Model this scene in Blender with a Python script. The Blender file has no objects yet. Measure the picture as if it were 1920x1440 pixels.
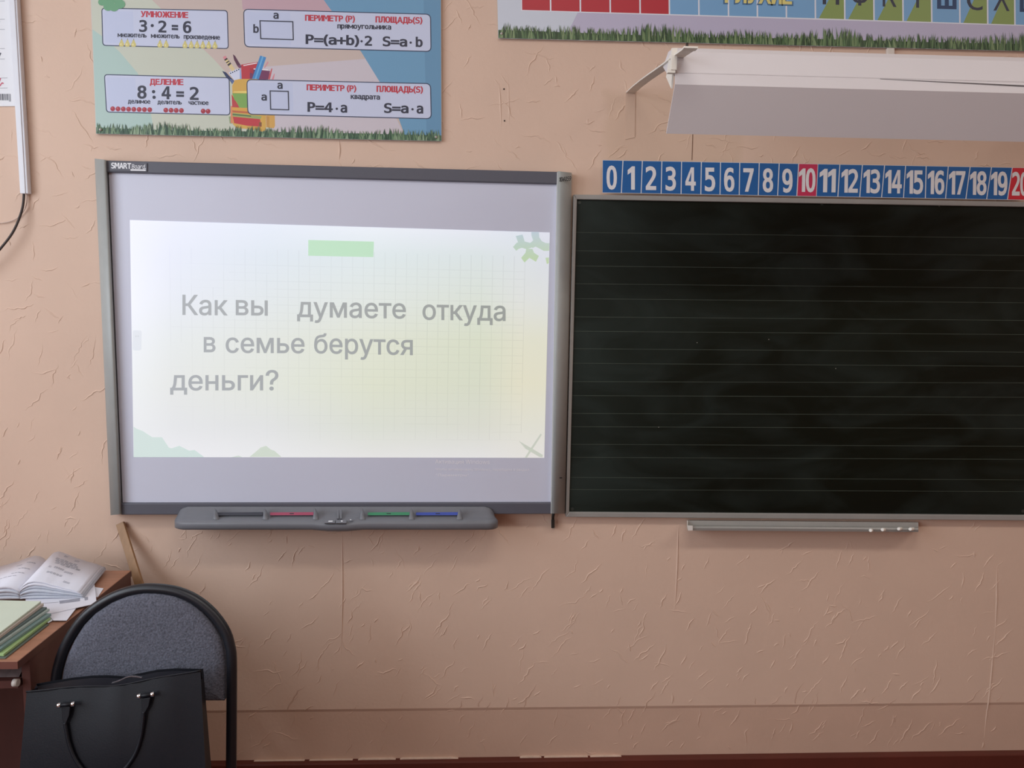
import bpy, math, random
from mathutils import Vector, Matrix
from mathutils.geometry import delaunay_2d_cdt
random.seed(7)
S = bpy.context.scene
COL = S.collection

# ------------------------------------------------------------------ camera, world, lights, exposure
D, CAMH, F = 2.35, 1.58, 1442.0          # distance to the front wall, eye height, focal length in pixels of a 1920 frame
def _rot(p, y, r):
    p, y, r = map(math.radians, (p, y, r))
    cp, sp, cy, sy, cr, sr = math.cos(p), math.sin(p), math.cos(y), math.sin(y), math.cos(r), math.sin(r)
    Ry = Matrix(((cy, 0, sy), (0, 1, 0), (-sy, 0, cy)))
    Rx = Matrix(((1, 0, 0), (0, cp, -sp), (0, sp, cp)))
    Rz = Matrix(((cr, -sr, 0), (sr, cr, 0), (0, 0, 1)))
    return Ry @ Rx @ Rz
RC = _rot(-6.744, 2.560, -0.790)
def _w(v): return Vector((v[0], v[2], -v[1]))
CAM = Vector((0, -D, CAMH))
cam = bpy.data.cameras.new('camera')
cam.lens, cam.sensor_width, cam.sensor_fit = 36 * F / 1920, 36, 'HORIZONTAL'
cam.clip_start = 0.02
camo = bpy.data.objects.new('camera', cam); COL.objects.link(camo)
cx, cy_, cz = _w(RC.col[0]), -_w(RC.col[1]), -_w(RC.col[2])
camo.matrix_world = Matrix(((cx.x, cy_.x, cz.x, CAM.x), (cx.y, cy_.y, cz.y, CAM.y), (cx.z, cy_.z, cz.z, CAM.z), (0, 0, 0, 1)))
S.camera = camo

wd = bpy.data.worlds.new('sky'); S.world = wd; wd.use_nodes = True
wd.node_tree.nodes['Background'].inputs[0].default_value = (0.80, 0.88, 1.0, 1)
wd.node_tree.nodes['Background'].inputs[1].default_value = 1.0

ROOM_L, ROOM_R, ROOM_B, ROOM_H = -2.75, 4.1, -6.2, 3.15
def area(name, loc, rot, sx, sy, power, col):
    l = bpy.data.lights.new(name, 'AREA'); l.shape = 'RECTANGLE'; l.size, l.size_y = sx, sy
    l.energy = power; l.color = col
    o = bpy.data.objects.new(name, l); o.location = loc; o.rotation_euler = rot; COL.objects.link(o)
    return o
WINS = [(-1.95, 2.1), (-4.75, 2.1)]                     # centre along the left wall, width
for i, (wy, ww) in enumerate(WINS):                     # daylight entering at each window opening
    area('window_daylight', (ROOM_L - 0.02, wy, 2.05), (0, -math.pi / 2, 0), 1.72, ww - 0.08, (52, 58)[i], (0.86, 0.95, 1.04))
for cxp in (0.2, 2.4):                                   # unseen overhead fills, added to brighten the upper wall
    area('overhead_fill', (cxp, -2.0, ROOM_H - 0.02), (0, 0, 0), 1.2, 0.3, 16, (1.0, 0.95, 0.88))
S.view_settings.view_transform = 'Standard'
S.view_settings.look = 'None'
S.view_settings.gamma = 1
S.view_settings.use_curve_mapping = False
S.view_settings.exposure = 0.0

# ------------------------------------------------------------------ rays: from a point of the photo to a point of the room
def ray(px, py):
    return _w(RC @ Vector((px - 960, py - 720, F))).normalized()
def hit(px, py, p0, n):
    d = ray(px, py); n = Vector(n)
    return CAM + d * ((Vector(p0) - CAM).dot(n) / d.dot(n))
def W(px, py, d=0.0): return hit(px, py, (0, -d, 0), (0, 1, 0))       # on a plane d metres in front of the wall
def PZ(px, py, z): return hit(px, py, (0, 0, z), (0, 0, 1))           # on a horizontal plane
def PX(px, py, x): return hit(px, py, (x, 0, 0), (1, 0, 0))           # on a side plane

# ------------------------------------------------------------------ materials
def lin(c):
    return tuple(((v / 255) / 12.92 if v / 255 <= 0.04045 else ((v / 255 + 0.055) / 1.055) ** 2.4) for v in c) + (1,)
_mats = {}
def M(name, c, rough=0.6, metal=0.0, var=0.0, scale=20.0, bump=0.0, bscale=200.0, spec=0.5, stretch=None):
    if name in _mats: return _mats[name]
    m = bpy.data.materials.new(name); m.use_nodes = True
    nt = m.node_tree; b = nt.nodes['Principled BSDF']
    b.inputs['Base Color'].default_value = lin(c)
    b.inputs['Roughness'].default_value = rough
    b.inputs['Metallic'].default_value = metal
    b.inputs['Specular IOR Level'].default_value = spec
    if var or bump:
        tc = nt.nodes.new('ShaderNodeTexCoord'); src = tc.outputs['Object']
        if stretch:
            mp = nt.nodes.new('ShaderNodeMapping'); mp.inputs['Scale'].default_value = stretch
            nt.links.new(src, mp.inputs['Vector']); src = mp.outputs['Vector']
    if var:
        n = nt.nodes.new('ShaderNodeTexNoise'); n.inputs['Scale'].default_value = scale; n.inputs['Detail'].default_value = 6
        nt.links.new(src, n.inputs['Vector'])
        mx = nt.nodes.new('ShaderNodeMix'); mx.data_type = 'RGBA'
        c0, c1 = lin([max(0, v * (1 - var)) for v in c]), lin([min(255, v * (1 + var)) for v in c])
        mx.inputs['A'].default_value = c0; mx.inputs['B'].default_value = c1
        nt.links.new(n.outputs['Fac'], mx.inputs['Factor']); nt.links.new(mx.outputs['Result'], b.inputs['Base Color'])
    if bump:
        n2 = nt.nodes.new('ShaderNodeTexNoise'); n2.inputs['Scale'].default_value = bscale; n2.inputs['Detail'].default_value = 4
        nt.links.new(src, n2.inputs['Vector'])
        bp = nt.nodes.new('ShaderNodeBump'); bp.inputs['Strength'].default_value = bump; bp.inputs['Distance'].default_value = 0.002
        nt.links.new(n2.outputs['Fac'], bp.inputs['Height']); nt.links.new(bp.outputs['Normal'], b.inputs['Normal'])
    _mats[name] = m
    return m
def ink(c):                                              # a flat printing ink
    return M('ink_%d_%d_%d' % tuple(c), c, 0.45)

# ------------------------------------------------------------------ mesh builder
class MB:
    k = 0                                                # print layers: every ink lies 2 micrometres over the one before
    def __init__(s): s.v, s.f, s.m, s.mats, s.sm = [], [], [], [], []
    def mi(s, m):
        if m not in s.mats: s.mats.append(m)
        return s.mats.index(m)
    def face(s, pts, m, smooth=False):
        i = len(s.v); s.v += [tuple(p) for p in pts]; s.f.append(list(range(i, i + len(pts)))); s.m.append(s.mi(m)); s.sm.append(smooth)
    def grid(s, rows, m, smooth=True, closed=False):     # rows of points, skinned
        n = len(rows[0]); i = len(s.v)
        for r in rows: s.v += [tuple(p) for p in r]
        k = s.mi(m)
        for a in range(len(rows) - 1):
            for b in range(n if closed else n - 1):
                c = (b + 1) % n
                s.f.append([i + a * n + b, i + a * n + c, i + (a + 1) * n + c, i + (a + 1) * n + b]); s.m.append(k); s.sm.append(smooth)
    def hexa(s, a, b, m, smooth=False):                  # two quads (lists of 4 points) joined to a solid
        s.face(a[::-1], m); s.face(b, m)
        for i in range(4):
            j = (i + 1) % 4; s.face([a[i], a[j], b[j], b[i]], m, smooth)
    def prism(s, a, off, m):                             # polygon a extruded by vector off
        off = Vector(off); b = [Vector(p) + off for p in a]
        s.face([Vector(p) for p in a][::-1], m); s.face(b, m)
        n = len(a)
        for i in range(n):
            j = (i + 1) % n; s.face([a[i], a[j], b[j], b[i]], m)
    def box(s, lo, hi, m):
        x0, y0, z0 = lo; x1, y1, z1 = hi
        s.hexa([(x0, y0, z0), (x1, y0, z0), (x1, y1, z0), (x0, y1, z0)], [(x0, y0, z1), (x1, y0, z1), (x1, y1, z1), (x0, y1, z1)], m)
    def tube(s, pts, r, m, seg=12, caps=True):
        pts = [Vector(p) for p in pts]; n = len(pts)
        rr = r if isinstance(r, (list, tuple)) else [r] * n
        rows = []; up = None
        for i, p in enumerate(pts):
            t = (pts[min(i + 1, n - 1)] - pts[max(i - 1, 0)]).normalized()
            if up is None:
                up = Vector((0, 0, 1)) if abs(t.z) < 0.9 else Vector((1, 0, 0))
            up = (up - t * up.dot(t)).normalized(); side = t.cross(up)
            rows.append([p + (up * math.cos(a) + side * math.sin(a)) * rr[i] for a in [2 * math.pi * k / seg for k in range(seg)]])
        s.grid(rows, m, True, True)
        if caps: s.face(rows[0][::-1], m); s.face(rows[-1], m)
    def build(s, name, parent=None, fix=True):
        me = bpy.data.meshes.new(name)
        org = parent.location.copy() if parent else Vector((0, 0, 0))
        base = org
        if parent and parent.parent: base = parent['_base'] if '_base' in parent else org
        me.from_pydata(s.v, [], s.f)
        for m in s.mats: me.materials.append(m)
        me.polygons.foreach_set('material_index', s.m); me.polygons.foreach_set('use_smooth', s.sm)
        if fix:
            import bmesh
            bm = bmesh.new(); bm.from_mesh(me); bmesh.ops.remove_doubles(bm, verts=bm.verts, dist=1e-6)
            bmesh.ops.recalc_face_normals(bm, faces=bm.faces); bm.to_mesh(me); bm.free()
        o = bpy.data.objects.new(name, me); COL.objects.link(o)
        if parent:
            root = parent
            while root.parent: root = root.parent
            o.parent = parent
            if parent is root: o.matrix_parent_inverse = Matrix.Translation(-root.location)
        return o

def tag(o, label=None, cat=None, group=None, kind=None):
    for k, v in (('label', label), ('category', cat), ('group', group), ('kind', kind)):
        if v: o[k] = v
    return o
def thing(name, label, cat, loc, group=None):
    o = bpy.data.objects.new(name, None); o.empty_display_size = 0.05; o.location = loc; COL.objects.link(o)
    return tag(o, label, cat, group)
def bevel(o, w=0.002, seg=2):
    b = o.modifiers.new('bevel', 'BEVEL'); b.width = w; b.segments = seg; b.limit_method = 'ANGLE'; b.angle_limit = math.radians(40)
    return o

# ------------------------------------------------------------------ lettering
# outlines of the letters: advance, contours (1000 = height of a capital)
GLYPH = {
'd(': (447, '377,1041 300,888 244,736 212,584 201,431 212,278 244,125 300,-27 377,-181 270,-181 182,-24 120,130 82,280 70,431 82,581 120,731 182,884 270,1041'),
'd)': (447, '70,1041 177,1041 265,884 328,731 365,581 377,431 365,280 328,129 265,-24 177,-181 70,-181 148,-26 203,127 236,279 247,431 236,583 203,735 148,888'),
'd+': (848, '480,784 480,487 778,487 778,373 480,373 480,76 367,76 367,373 70,373 70,487 367,487 367,784'),
'd.': (309, '70,204 239,204 239,0 70,0'),
'd0': (788, '394,1018 534,985 636,887 697,724 718,499 697,274 636,112 534,13 394,-19 253,13 152,112 90,274 70,499 90,724 152,887 253,985|394,911 311,885 253,809 218,681 206,499 218,318 253,190 311,113 394,88 476,113 535,190 570,318 582,499 570,681 535,809 476,885'),
'd1': (534, '301,0 301,818 70,702 70,837 330,1000 464,1000 464,0'),
'd2': (748, '218,114 678,114 678,0 70,0 70,114 187,238 289,347 368,433 418,490 474,564 509,622 526,673 532,725 520,800 483,857 425,892 348,904 286,899 220,882 151,854 78,815 78,952 146,981 214,1001 280,1014 345,1018 478,999 581,940 648,850 671,735 663,671 641,607 602,539 544,465 498,413 435,344 345,248'),
'd3': (771, '498,535 585,499 649,442 688,367 701,276 678,153 608,59 498,0 351,-19 282,-16 211,-7 140,9 70,30 70,165 138,134 205,112 271,99 337,94 435,107 507,145 552,206 567,289 552,367 507,428 437,466 346,479 243,479 243,590 346,590 429,600 491,631 530,680 544,745 531,813 495,863 436,894 357,904 296,901 233,891 168,874 100,851 100,975 177,994 244,1007 304,1015 357,1018 488,1000 590,945 656,859 678,750 666,675 632,613 575,566'),
'd4': (832, '494,877 179,348 494,348|472,1000 629,1000 629,348 762,348 762,238 629,238 629,0 494,0 494,238 70,238 70,366'),
'd5': (760, '113,1000 619,1000 619,886 236,886 236,640 265,650 294,656 323,660 353,661 492,638 599,569 667,461 690,321 666,180 595,72 482,3 334,-19 258,-17 188,-9 126,5 70,23 70,161 132,132 194,111 257,99 321,94 420,109 494,153 539,225 554,321 539,416 492,488 417,532 317,547 264,544 211,535 161,519 113,498'),
'd6': (788, '645,978 645,853 601,875 555,891 506,901 456,904 343,880 261,807 211,688 195,522 233,582 284,625 345,652 414,661 543,639 638,572 698,465 718,321 697,177 636,70 538,3 406,-19 255,12 151,105 90,266 70,499 94,722 167,885 287,985 450,1018 499,1015 549,1008 598,995|404,555 326,540 268,493 230,419 218,321 230,223 268,149 326,102 404,86 482,101 539,146 573,219 584,321 573,423 539,496 482,541'),
'd7': (770, '70,1000 700,1000 700,942 342,0 201,0 549,886 70,886'),
'd8': (790, '395,475 315,462 255,424 218,363 206,281 218,199 256,138 316,99 395,86 475,99 535,137 572,198 584,281 572,363 535,424 475,462|277,531 200,563 142,614 106,680 93,759 114,866 174,948 270,1001 395,1018 520,1001 616,948 677,866 697,759 685,680 648,614 590,563 513,531 602,498 667,442 707,365 720,269 699,148 634,57 531,0 395,-19 259,0 156,57 92,147 70,267 83,364 123,442 188,498|228,746 239,675 271,624 323,592 395,581 467,592 519,624 552,675 562,746 552,818 520,871 467,903 395,914 323,903 271,870 239,818'),
'd9': (788, '384,443 461,459 520,506 557,580 569,678 557,776 520,850 461,897 384,912 305,897 249,853 215,780 203,678 215,576 248,502 305,458|143,21 143,145 187,123 233,108 281,98 332,94 445,119 526,191 576,311 592,476 555,417 504,373 443,347 373,338 245,360 149,427 90,534 70,679 90,822 151,929 250,996 381,1018 532,987 637,893 697,732 718,499 693,276 620,114 501,14 337,-19 288,-17 239,-9 190,4'),
'd:': (309, '70,712 239,712 239,509 70,509|70,204 239,204 239,0 70,0'),
'd=': (848, '70,351 778,351 778,236 70,236|70,623 778,623 778,509 70,509'),
'dA': (916, '458,881 315,369 600,369|376,1000 540,1000 846,0 706,0 633,261 282,261 210,0 70,0'),
'dB': (790, '206,478 206,111 366,111 467,121 534,152 572,207 584,288 571,373 531,432 464,466 366,478|206,889 206,587 363,587 448,597 505,625 538,674 549,746 538,811 506,855 449,880 363,889|70,1000 366,1000 502,983 602,934 665,854 686,746 675,664 642,601 587,558 510,535 598,507 664,451 706,372 720,275 698,155 631,69 520,17 366,0 70,0'),
'dM': (1062, '70,1000 305,1000 530,491 756,1000 992,1000 992,0 829,0 829,883 598,356 464,356 232,883 232,0 70,0'),
'dP': (772, '205,889 205,513 362,513 446,525 508,563 548,622 561,701 548,780 509,840 446,877 362,889|70,1000 362,1000 509,981 616,924 681,830 702,701 681,571 616,478 510,421 362,402 205,402 205,0 70,0'),
'dR': (870, '483,472 532,453 572,422 614,366 664,273 800,0 655,0 536,253 487,341 443,391 395,415 335,423 206,423 206,0 70,0 70,1000 349,1000 494,981 601,926 667,835 689,711 675,621 635,549 570,498|206,889 206,534 354,534 439,545 499,577 534,632 546,711 534,787 496,843 434,877 349,889'),
'dS': (782, '655,966 655,829 593,863 531,888 469,903 406,908 321,897 255,864 213,811 199,743 208,685 236,642 288,610 372,584 443,568 565,526 648,465 696,382 712,273 690,148 624,56 515,-1 367,-19 296,-16 225,-4 154,14 83,41 83,185 158,142 228,113 297,96 367,90 458,102 526,136 569,191 583,265 573,331 544,379 490,414 408,440 335,457 215,496 133,552 86,626 70,723 93,843 160,937 265,998 400,1018 459,1015 521,1005 586,989'),
'dT': (903, '70,1000 833,1000 833,886 520,886 520,0 384,0 384,886 70,886'),
'da': (760, '451,377 410,377 316,368 248,339 207,292 193,226 203,166 234,121 283,93 347,84 438,101 507,154 551,239 566,350 566,377|690,428 690,0 566,0 566,111 522,53 467,12 400,-11 321,-19 218,-3 138,45 87,121 70,218 91,329 154,409 258,457 401,474 566,474 566,493 555,570 521,623 462,654 377,664 314,659 250,646 187,623 125,593 125,716 192,739 256,755 318,765 377,768 464,761 537,741 596,706 643,658 665,621 680,576 688,514'),
'db': (756, '556,374 544,500 510,591 454,646 375,664 297,645 239,590 205,500 193,374 205,249 239,159 297,103 375,85 454,103 510,158 544,249|193,654 228,703 275,739 331,761 395,768 516,742 608,664 666,540 686,377 666,212 608,86 515,7 394,-19 330,-12 275,10 229,45 193,94 193,0 70,0 70,1042 193,1042'),
'dd': (756, '562,654 562,1042 686,1042 686,0 562,0 562,94 526,45 480,10 425,-12 362,-19 241,7 148,86 90,212 70,377 90,540 148,664 241,742 362,768 426,761 481,739 527,703|200,374 211,249 245,158 302,103 380,85 459,103 516,159 551,249 562,374 551,500 516,590 459,645 380,664 302,646 245,591 211,500'),
'do': (782, '391,664 308,646 249,591 213,500 201,374 213,249 249,158 308,103 391,85 474,103 533,158 570,249 582,374 570,500 533,591 474,646|391,768 529,743 630,667 692,543 712,374 692,205 630,81 529,6 391,-19 253,6 152,81 91,205 70,374 91,543 152,667 253,743'),
'dr': (671, '601,595 561,622 521,640 478,651 431,654 329,636 255,582 209,494 194,373 194,0 70,0 70,750 194,750 194,603 233,674 289,726 359,758 440,768 484,765 525,757 564,742 601,721'),
'd·': (309, '70,579 239,579 239,374 70,374'),
'dА': (916, '458,881 315,369 600,369|376,1000 540,1000 846,0 706,0 633,261 282,261 210,0 70,0'),
'dГ': (759, '70,0 70,1000 689,1000 689,886 206,886 206,0'),
'dД': (922, '771,114 852,114 852,-216 738,-216 738,0 184,0 184,-216 70,-216 70,114 122,114 152,169 180,336 195,510 200,688 200,1000 771,1000|635,886 336,886 336,687 331,527 317,345 303,198 295,143 293,135 292,129 300,118 323,114 635,114'),
'dЕ': (746, '70,1000 663,1000 663,886 205,886 205,590 643,590 643,476 205,476 205,114 676,114 676,0 70,0'),
'dЖ': (1268, '546,1000 722,1000 722,601 988,1000 1182,1000 913,597 1198,0 1013,0 805,435 722,311 722,0 546,0 546,311 463,435 255,0 70,0 355,597 86,1000 280,1000 546,601'),
'dИ': (780, '70,0 70,1000 201,1000 201,177 538,1000 710,1000 710,0 579,0 579,823 241,0'),
'dК': (869, '70,1000 206,1000 206,555 629,1000 787,1000 398,591 799,0 635,0 309,501 206,391 206,0 70,0'),
'dЛ': (870, '391,886 391,719 389,513 383,330 360,182 307,80 214,20 70,0 70,110 149,122 202,158 233,229 248,345 253,507 255,715 255,1000 800,1000 800,0 664,0 664,886'),
'dМ': (1062, '70,1000 305,1000 530,491 756,1000 992,1000 992,0 829,0 829,883 598,356 464,356 232,883 232,0 70,0'),
'dН': (782, '70,1000 206,1000 206,590 576,590 576,1000 712,1000 712,0 576,0 576,476 206,476 206,0 70,0'),
'dО': (889, '661,499 648,688 610,814 544,885 444,908 346,885 279,814 241,688 228,499 241,311 279,185 346,114 444,90 544,114 610,185 648,310|819,499 796,271 727,109 610,13 444,-19 279,13 162,109 93,270 70,499 93,728 163,889 279,986 444,1018 610,986 727,889 796,728'),
'dП': (782, '70,1000 712,1000 712,0 576,0 576,886 206,886 206,0 70,0'),
'dР': (772, '205,889 205,513 362,513 446,525 508,563 548,622 561,701 548,780 509,840 446,877 362,889|70,1000 362,1000 509,981 616,924 681,830 702,701 681,571 616,478 510,421 362,402 205,402 205,0 70,0'),
'dС': (766, '696,35 643,11 590,-6 534,-16 475,-19 304,15 176,117 97,280 70,499 97,717 177,881 305,984 475,1018 534,1015 590,1004 643,987 696,963 696,825 644,861 589,887 532,903 475,908 359,883 277,806 228,679 211,499 228,320 277,192 359,116 475,90 533,96 590,112 645,138 696,174'),
'dТ': (903, '70,1000 833,1000 833,886 520,886 520,0 384,0 384,886 70,886'),
'dУ': (843, '497,285 455,187 411,104 376,60 331,26 280,7 223,0 124,0 124,115 197,115 245,123 282,147 310,183 335,229 344,252 354,279 70,1000 215,1000 424,444 630,1000 773,1000'),
'dФ': (988, '416,212 416,808 313,777 261,717 240,629 233,510 240,391 261,303 313,243|416,1000 572,1000 572,918 744,885 848,797 901,668 918,510 901,351 848,222 744,135 572,102 572,0 416,0 416,102 252,136 147,223 89,353 70,510 88,669 141,798 245,885 416,918|572,212 675,243 727,303 749,391 756,510 749,629 727,717 675,777 572,808'),
'dХ': (941, '116,1000 261,1000 481,623 704,1000 850,1000 550,530 871,0 726,0 481,431 216,0 70,0 405,530'),
'dЧ': (780, '70,656 70,1000 206,1000 206,674 215,585 243,538 289,518 353,511 422,513 472,521 518,540 574,577 574,1000 710,1000 710,0 574,0 574,441 502,410 444,394 386,388 310,386 203,403 129,452 85,536'),
'dШ': (1050, '980,0 70,0 70,1000 238,1000 238,114 441,114 441,1000 609,1000 609,114 811,114 811,1000 980,1000'),
'dЩ': (1171, '70,0 70,1000 238,1000 238,114 441,114 441,1000 609,1000 609,114 811,114 811,1000 980,1000 980,114 1101,114 1101,-216 947,-216 947,0'),
'dЬ': (772, '205,111 362,111 446,123 509,160 548,220 561,299 548,378 508,437 446,475 362,487 205,487|70,0 70,1000 205,1000 205,598 362,598 510,579 616,522 681,429 702,299 681,170 616,76 509,19 362,0'),
'dа': (760, '451,377 410,377 316,368 248,339 207,292 193,226 203,166 234,121 283,93 347,84 438,101 507,154 551,239 566,350 566,377|690,428 690,0 566,0 566,111 522,53 467,12 400,-11 321,-19 218,-3 138,45 87,121 70,218 91,329 154,409 258,457 401,474 566,474 566,493 555,570 521,623 462,654 377,664 314,659 250,646 187,623 125,593 125,716 192,739 256,755 318,765 377,768 464,761 537,741 596,706 643,658 665,621 680,576 688,514'),
'dв': (686, '193,345 193,100 353,100 410,110 451,138 476,180 485,229 477,277 456,313 417,337 356,345|193,650 193,445 346,445 396,453 431,474 452,506 459,547 452,588 431,621 396,642 345,650|70,750 336,750 438,737 517,699 567,641 584,572 576,505 552,454 511,420 454,402 530,378 579,340 607,286 616,216 598,124 546,56 461,14 347,0 70,0'),
'dг': (644, '193,650 193,0 70,0 70,750 574,750 574,650'),
'dд': (825, '674,100 755,100 755,-192 655,-192 655,0 170,0 170,-192 70,-192 70,100 115,100 145,138 162,253 170,383 173,472 173,750 674,750|550,100 550,650 296,650 296,469 292,377 282,236 277,161 272,129 269,118 268,109 273,103 290,100'),
'dе': (802, '732,406 732,346 199,346 199,342 215,233 263,152 340,102 443,85 503,90 566,104 633,127 704,161 704,38 635,13 568,-5 504,-16 442,-19 286,7 168,85 95,210 70,374 94,536 166,661 279,741 424,768 552,744 650,671 712,556|609,442 595,538 558,607 499,650 418,664 337,649 272,605 226,534 203,441'),
'dж': (1186, '514,750 672,750 672,461 911,750 1098,750 874,480 1116,0 949,0 770,354 672,235 672,0 514,0 514,235 417,354 238,0 70,0 313,480 89,750 275,750 514,461'),
'dз': (739, '481,407 560,383 620,342 657,286 669,219 646,120 577,47 464,1 313,-15 255,-12 195,-5 133,6 70,23 70,139 123,119 182,104 244,95 310,92 412,101 486,128 532,170 547,228 533,278 490,319 423,347 333,356 227,356 227,453 338,453 418,460 477,482 513,514 525,552 513,596 476,630 415,652 333,659 281,657 225,651 164,640 97,624 97,736 166,750 229,760 288,766 344,768 470,755 566,715 628,653 648,573 637,515 604,467 552,430'),
'dи': (713, '519,542 193,0 70,0 70,750 193,750 193,208 519,750 643,750 643,0 519,0'),
'dй': (713, '142,1077 222,1077 236,1033 262,1001 300,983 352,977 403,983 441,1001 468,1033 483,1077 562,1077 544,993 502,933 438,897 352,885 266,897 203,933 161,993|519,542 193,0 70,0 70,750 193,750 193,208 519,750 643,750 643,0 519,0'),
'dк': (787, '70,750 197,750 197,439 521,750 671,750 375,468 717,0 566,0 289,387 197,301 197,0 70,0'),
'dл': (823, '227,750 753,750 753,0 630,0 630,650 351,650 351,486 348,365 342,258 322,162 282,78 213,20 107,0 70,0 70,100 93,100 144,110 182,140 207,193 220,273 226,373 227,484'),
'dм': (1076, '70,750 224,750 538,287 852,750 1006,750 1006,0 852,0 852,496 615,174 461,174 224,496 224,0 70,0'),
'dн': (713, '519,345 193,345 193,0 70,0 70,750 193,750 193,445 519,445 519,750 643,750 643,0 519,0'),
'dо': (782, '391,664 308,646 249,591 213,500 201,374 213,249 249,158 308,103 391,85 474,103 533,158 570,249 582,374 570,500 533,591 474,646|391,768 529,743 630,667 692,543 712,374 692,205 630,81 529,6 391,-19 253,6 152,81 91,205 70,374 91,543 152,667 253,743'),
'dп': (713, '519,650 193,650 193,0 70,0 70,750 643,750 643,0 519,0'),
'dр': (755, '194,94 194,-285 70,-285 70,750 194,750 194,654 230,703 276,739 331,761 394,768 515,742 608,663 666,538 685,372 665,209 607,85 515,7 394,-19 330,-12 275,10 229,45|556,374 544,500 510,591 454,646 376,664 297,645 240,590 205,500 194,374 205,249 240,159 297,103 376,85 454,103 510,158 544,249'),
'dс': (720, '650,38 600,13 548,-5 495,-16 440,-19 285,7 168,85 95,210 70,374 95,539 168,664 285,742 440,768 494,765 546,754 598,736 650,711 650,581 601,619 552,644 499,659 440,664 338,645 262,589 216,498 200,374 216,252 263,160 338,104 440,85 501,90 556,105 605,130 650,166'),
'dт': (680, '402,650 402,0 278,0 278,650 70,650 70,750 610,750 610,650'),
'dу': (843, '575,241 540,150 497,35 441,-108 408,-181 373,-227 331,-259 280,-279 223,-285 124,-285 124,-182 197,-182 245,-174 282,-151 317,-94 360,12 70,750 201,750 423,163 642,750 773,750'),
'dч': (713, '70,506 70,752 193,752 193,506 202,448 229,408 274,384 339,376 392,378 436,383 476,395 520,416 520,752 643,752 643,0 520,0 520,312 482,298 438,284 379,273 298,269 211,283 137,324 87,397'),
'dщ': (896, '725,0 70,0 70,750 183,750 183,100 343,100 343,750 456,750 456,100 617,100 617,750 729,750 729,100 826,100 826,-192 725,-192'),
'dь': (733, '193,102 359,102 435,110 489,132 521,170 531,222 521,277 488,315 434,337 359,344 193,344|70,0 70,750 193,750 193,447 365,447 489,433 583,391 643,321 663,222 643,124 585,55 492,14 365,0'),
'dя': (687, '227,527 237,471 266,434 303,412 341,405 493,405 493,650 341,650 304,642 266,621 237,583|70,0 252,321 211,343 160,379 117,440 103,534 121,632 176,699 257,737 351,750 617,750 617,0 493,0 493,305 364,305 191,0'),
'i"': (631, '153,624 138,1000 266,1000 252,624|379,624 364,1000 492,1000 478,624'),
'i,': (369, '74,-235 133,140 269,140 166,-235'),
'i.': (369, '187,-9 153,-2 124,17 104,46 97,81 104,115 124,144 153,164 187,170 222,164 251,144 271,115 277,81 271,46 251,17 222,-2'),
'i?': (705, '260,298 260,313 264,392 278,451 300,495 330,529 367,558 410,586 452,618 485,656 507,702 514,754 509,798 492,836 467,866 433,889 394,903 349,907 308,903 269,890 235,868 208,836 189,795 181,744 54,744 66,823 96,889 143,943 202,982 272,1005 349,1013 431,1005 501,980 558,940 601,887 628,823 637,750 628,675 601,612 558,558 500,513 461,487 431,462 408,435 392,404 383,364 381,311 381,298|322,-9 287,-2 258,17 239,46 232,81 239,115 258,144 287,163 322,170 356,163 385,144 405,115 411,81 405,46 385,17 356,-2'),
'iW': (1349, '305,0 32,1000 162,1000 321,385 333,336 345,286 356,235 367,184 378,132 387,78 372,78 382,132 393,184 404,235 415,286 428,336 440,385 602,1000 746,1000 907,385 920,336 933,286 944,235 956,184 967,132 977,78 960,78 970,132 981,184 992,235 1003,286 1015,336 1028,385 1186,1000 1316,1000 1042,0 895,0 723,635 706,700 691,769 675,847 660,934 687,934 673,851 658,776 643,705 625,635 453,0'),
'id': (834, '384,-16 296,-4 219,32 155,89 107,166 77,261 67,371 77,481 108,575 156,652 220,709 297,744 385,756 448,750 497,733 536,708 565,680 586,652 602,628 611,628 611,1000 731,1000 731,0 615,0 615,115 603,115 586,90 564,61 534,33 496,7 446,-10|402,92 465,101 517,128 559,170 589,226 607,294 613,372 607,450 589,517 559,572 518,613 465,640 402,648 337,639 284,612 243,569 213,513 195,447 189,372 195,297 213,229 243,172 285,129 338,101'),
'ii': (328, '103,0 103,746 223,746 223,0|164,870 133,876 106,894 87,919 81,950 87,981 106,1006 133,1024 164,1030 197,1024 224,1006 242,981 248,950 242,919 224,894 197,876'),
'in': (805, '223,446 223,0 103,0 103,746 219,746 220,565 201,565 243,653 299,712 368,745 447,756 518,748 580,724 631,685 669,631 694,560 702,472 702,0 582,0 582,462 571,540 537,598 483,635 413,647 362,641 316,624 278,595 248,556 230,506'),
'io': (816, '407,-16 312,-4 230,32 161,90 110,167 78,261 67,368 78,478 110,572 161,649 230,707 312,744 407,756 504,744 587,707 655,649 706,572 738,478 749,368 738,261 706,167 655,90 587,32 504,-4|407,91 476,101 531,130 574,174 604,231 622,297 628,368 622,441 604,507 574,565 531,610 476,639 407,648 340,639 285,610 243,565 213,508 195,441 189,368 195,297 213,231 243,174 285,130 340,101'),
'is': (717, '358,-16 285,-10 220,7 166,35 121,74 89,125 70,185 185,209 207,156 244,118 294,97 356,89 426,98 481,122 515,159 527,202 520,238 499,267 465,289 417,305 293,334 205,365 142,409 104,467 92,538 101,599 128,652 170,695 226,728 293,749 368,756 439,750 499,732 548,704 588,667 617,622 637,570 527,545 508,585 477,620 431,645 368,654 307,646 257,623 224,588 213,545 221,507 244,478 282,456 338,438 451,411 540,381 602,337 639,280 651,209 642,147 614,93 570,47 511,13 439,-9'),
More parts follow.
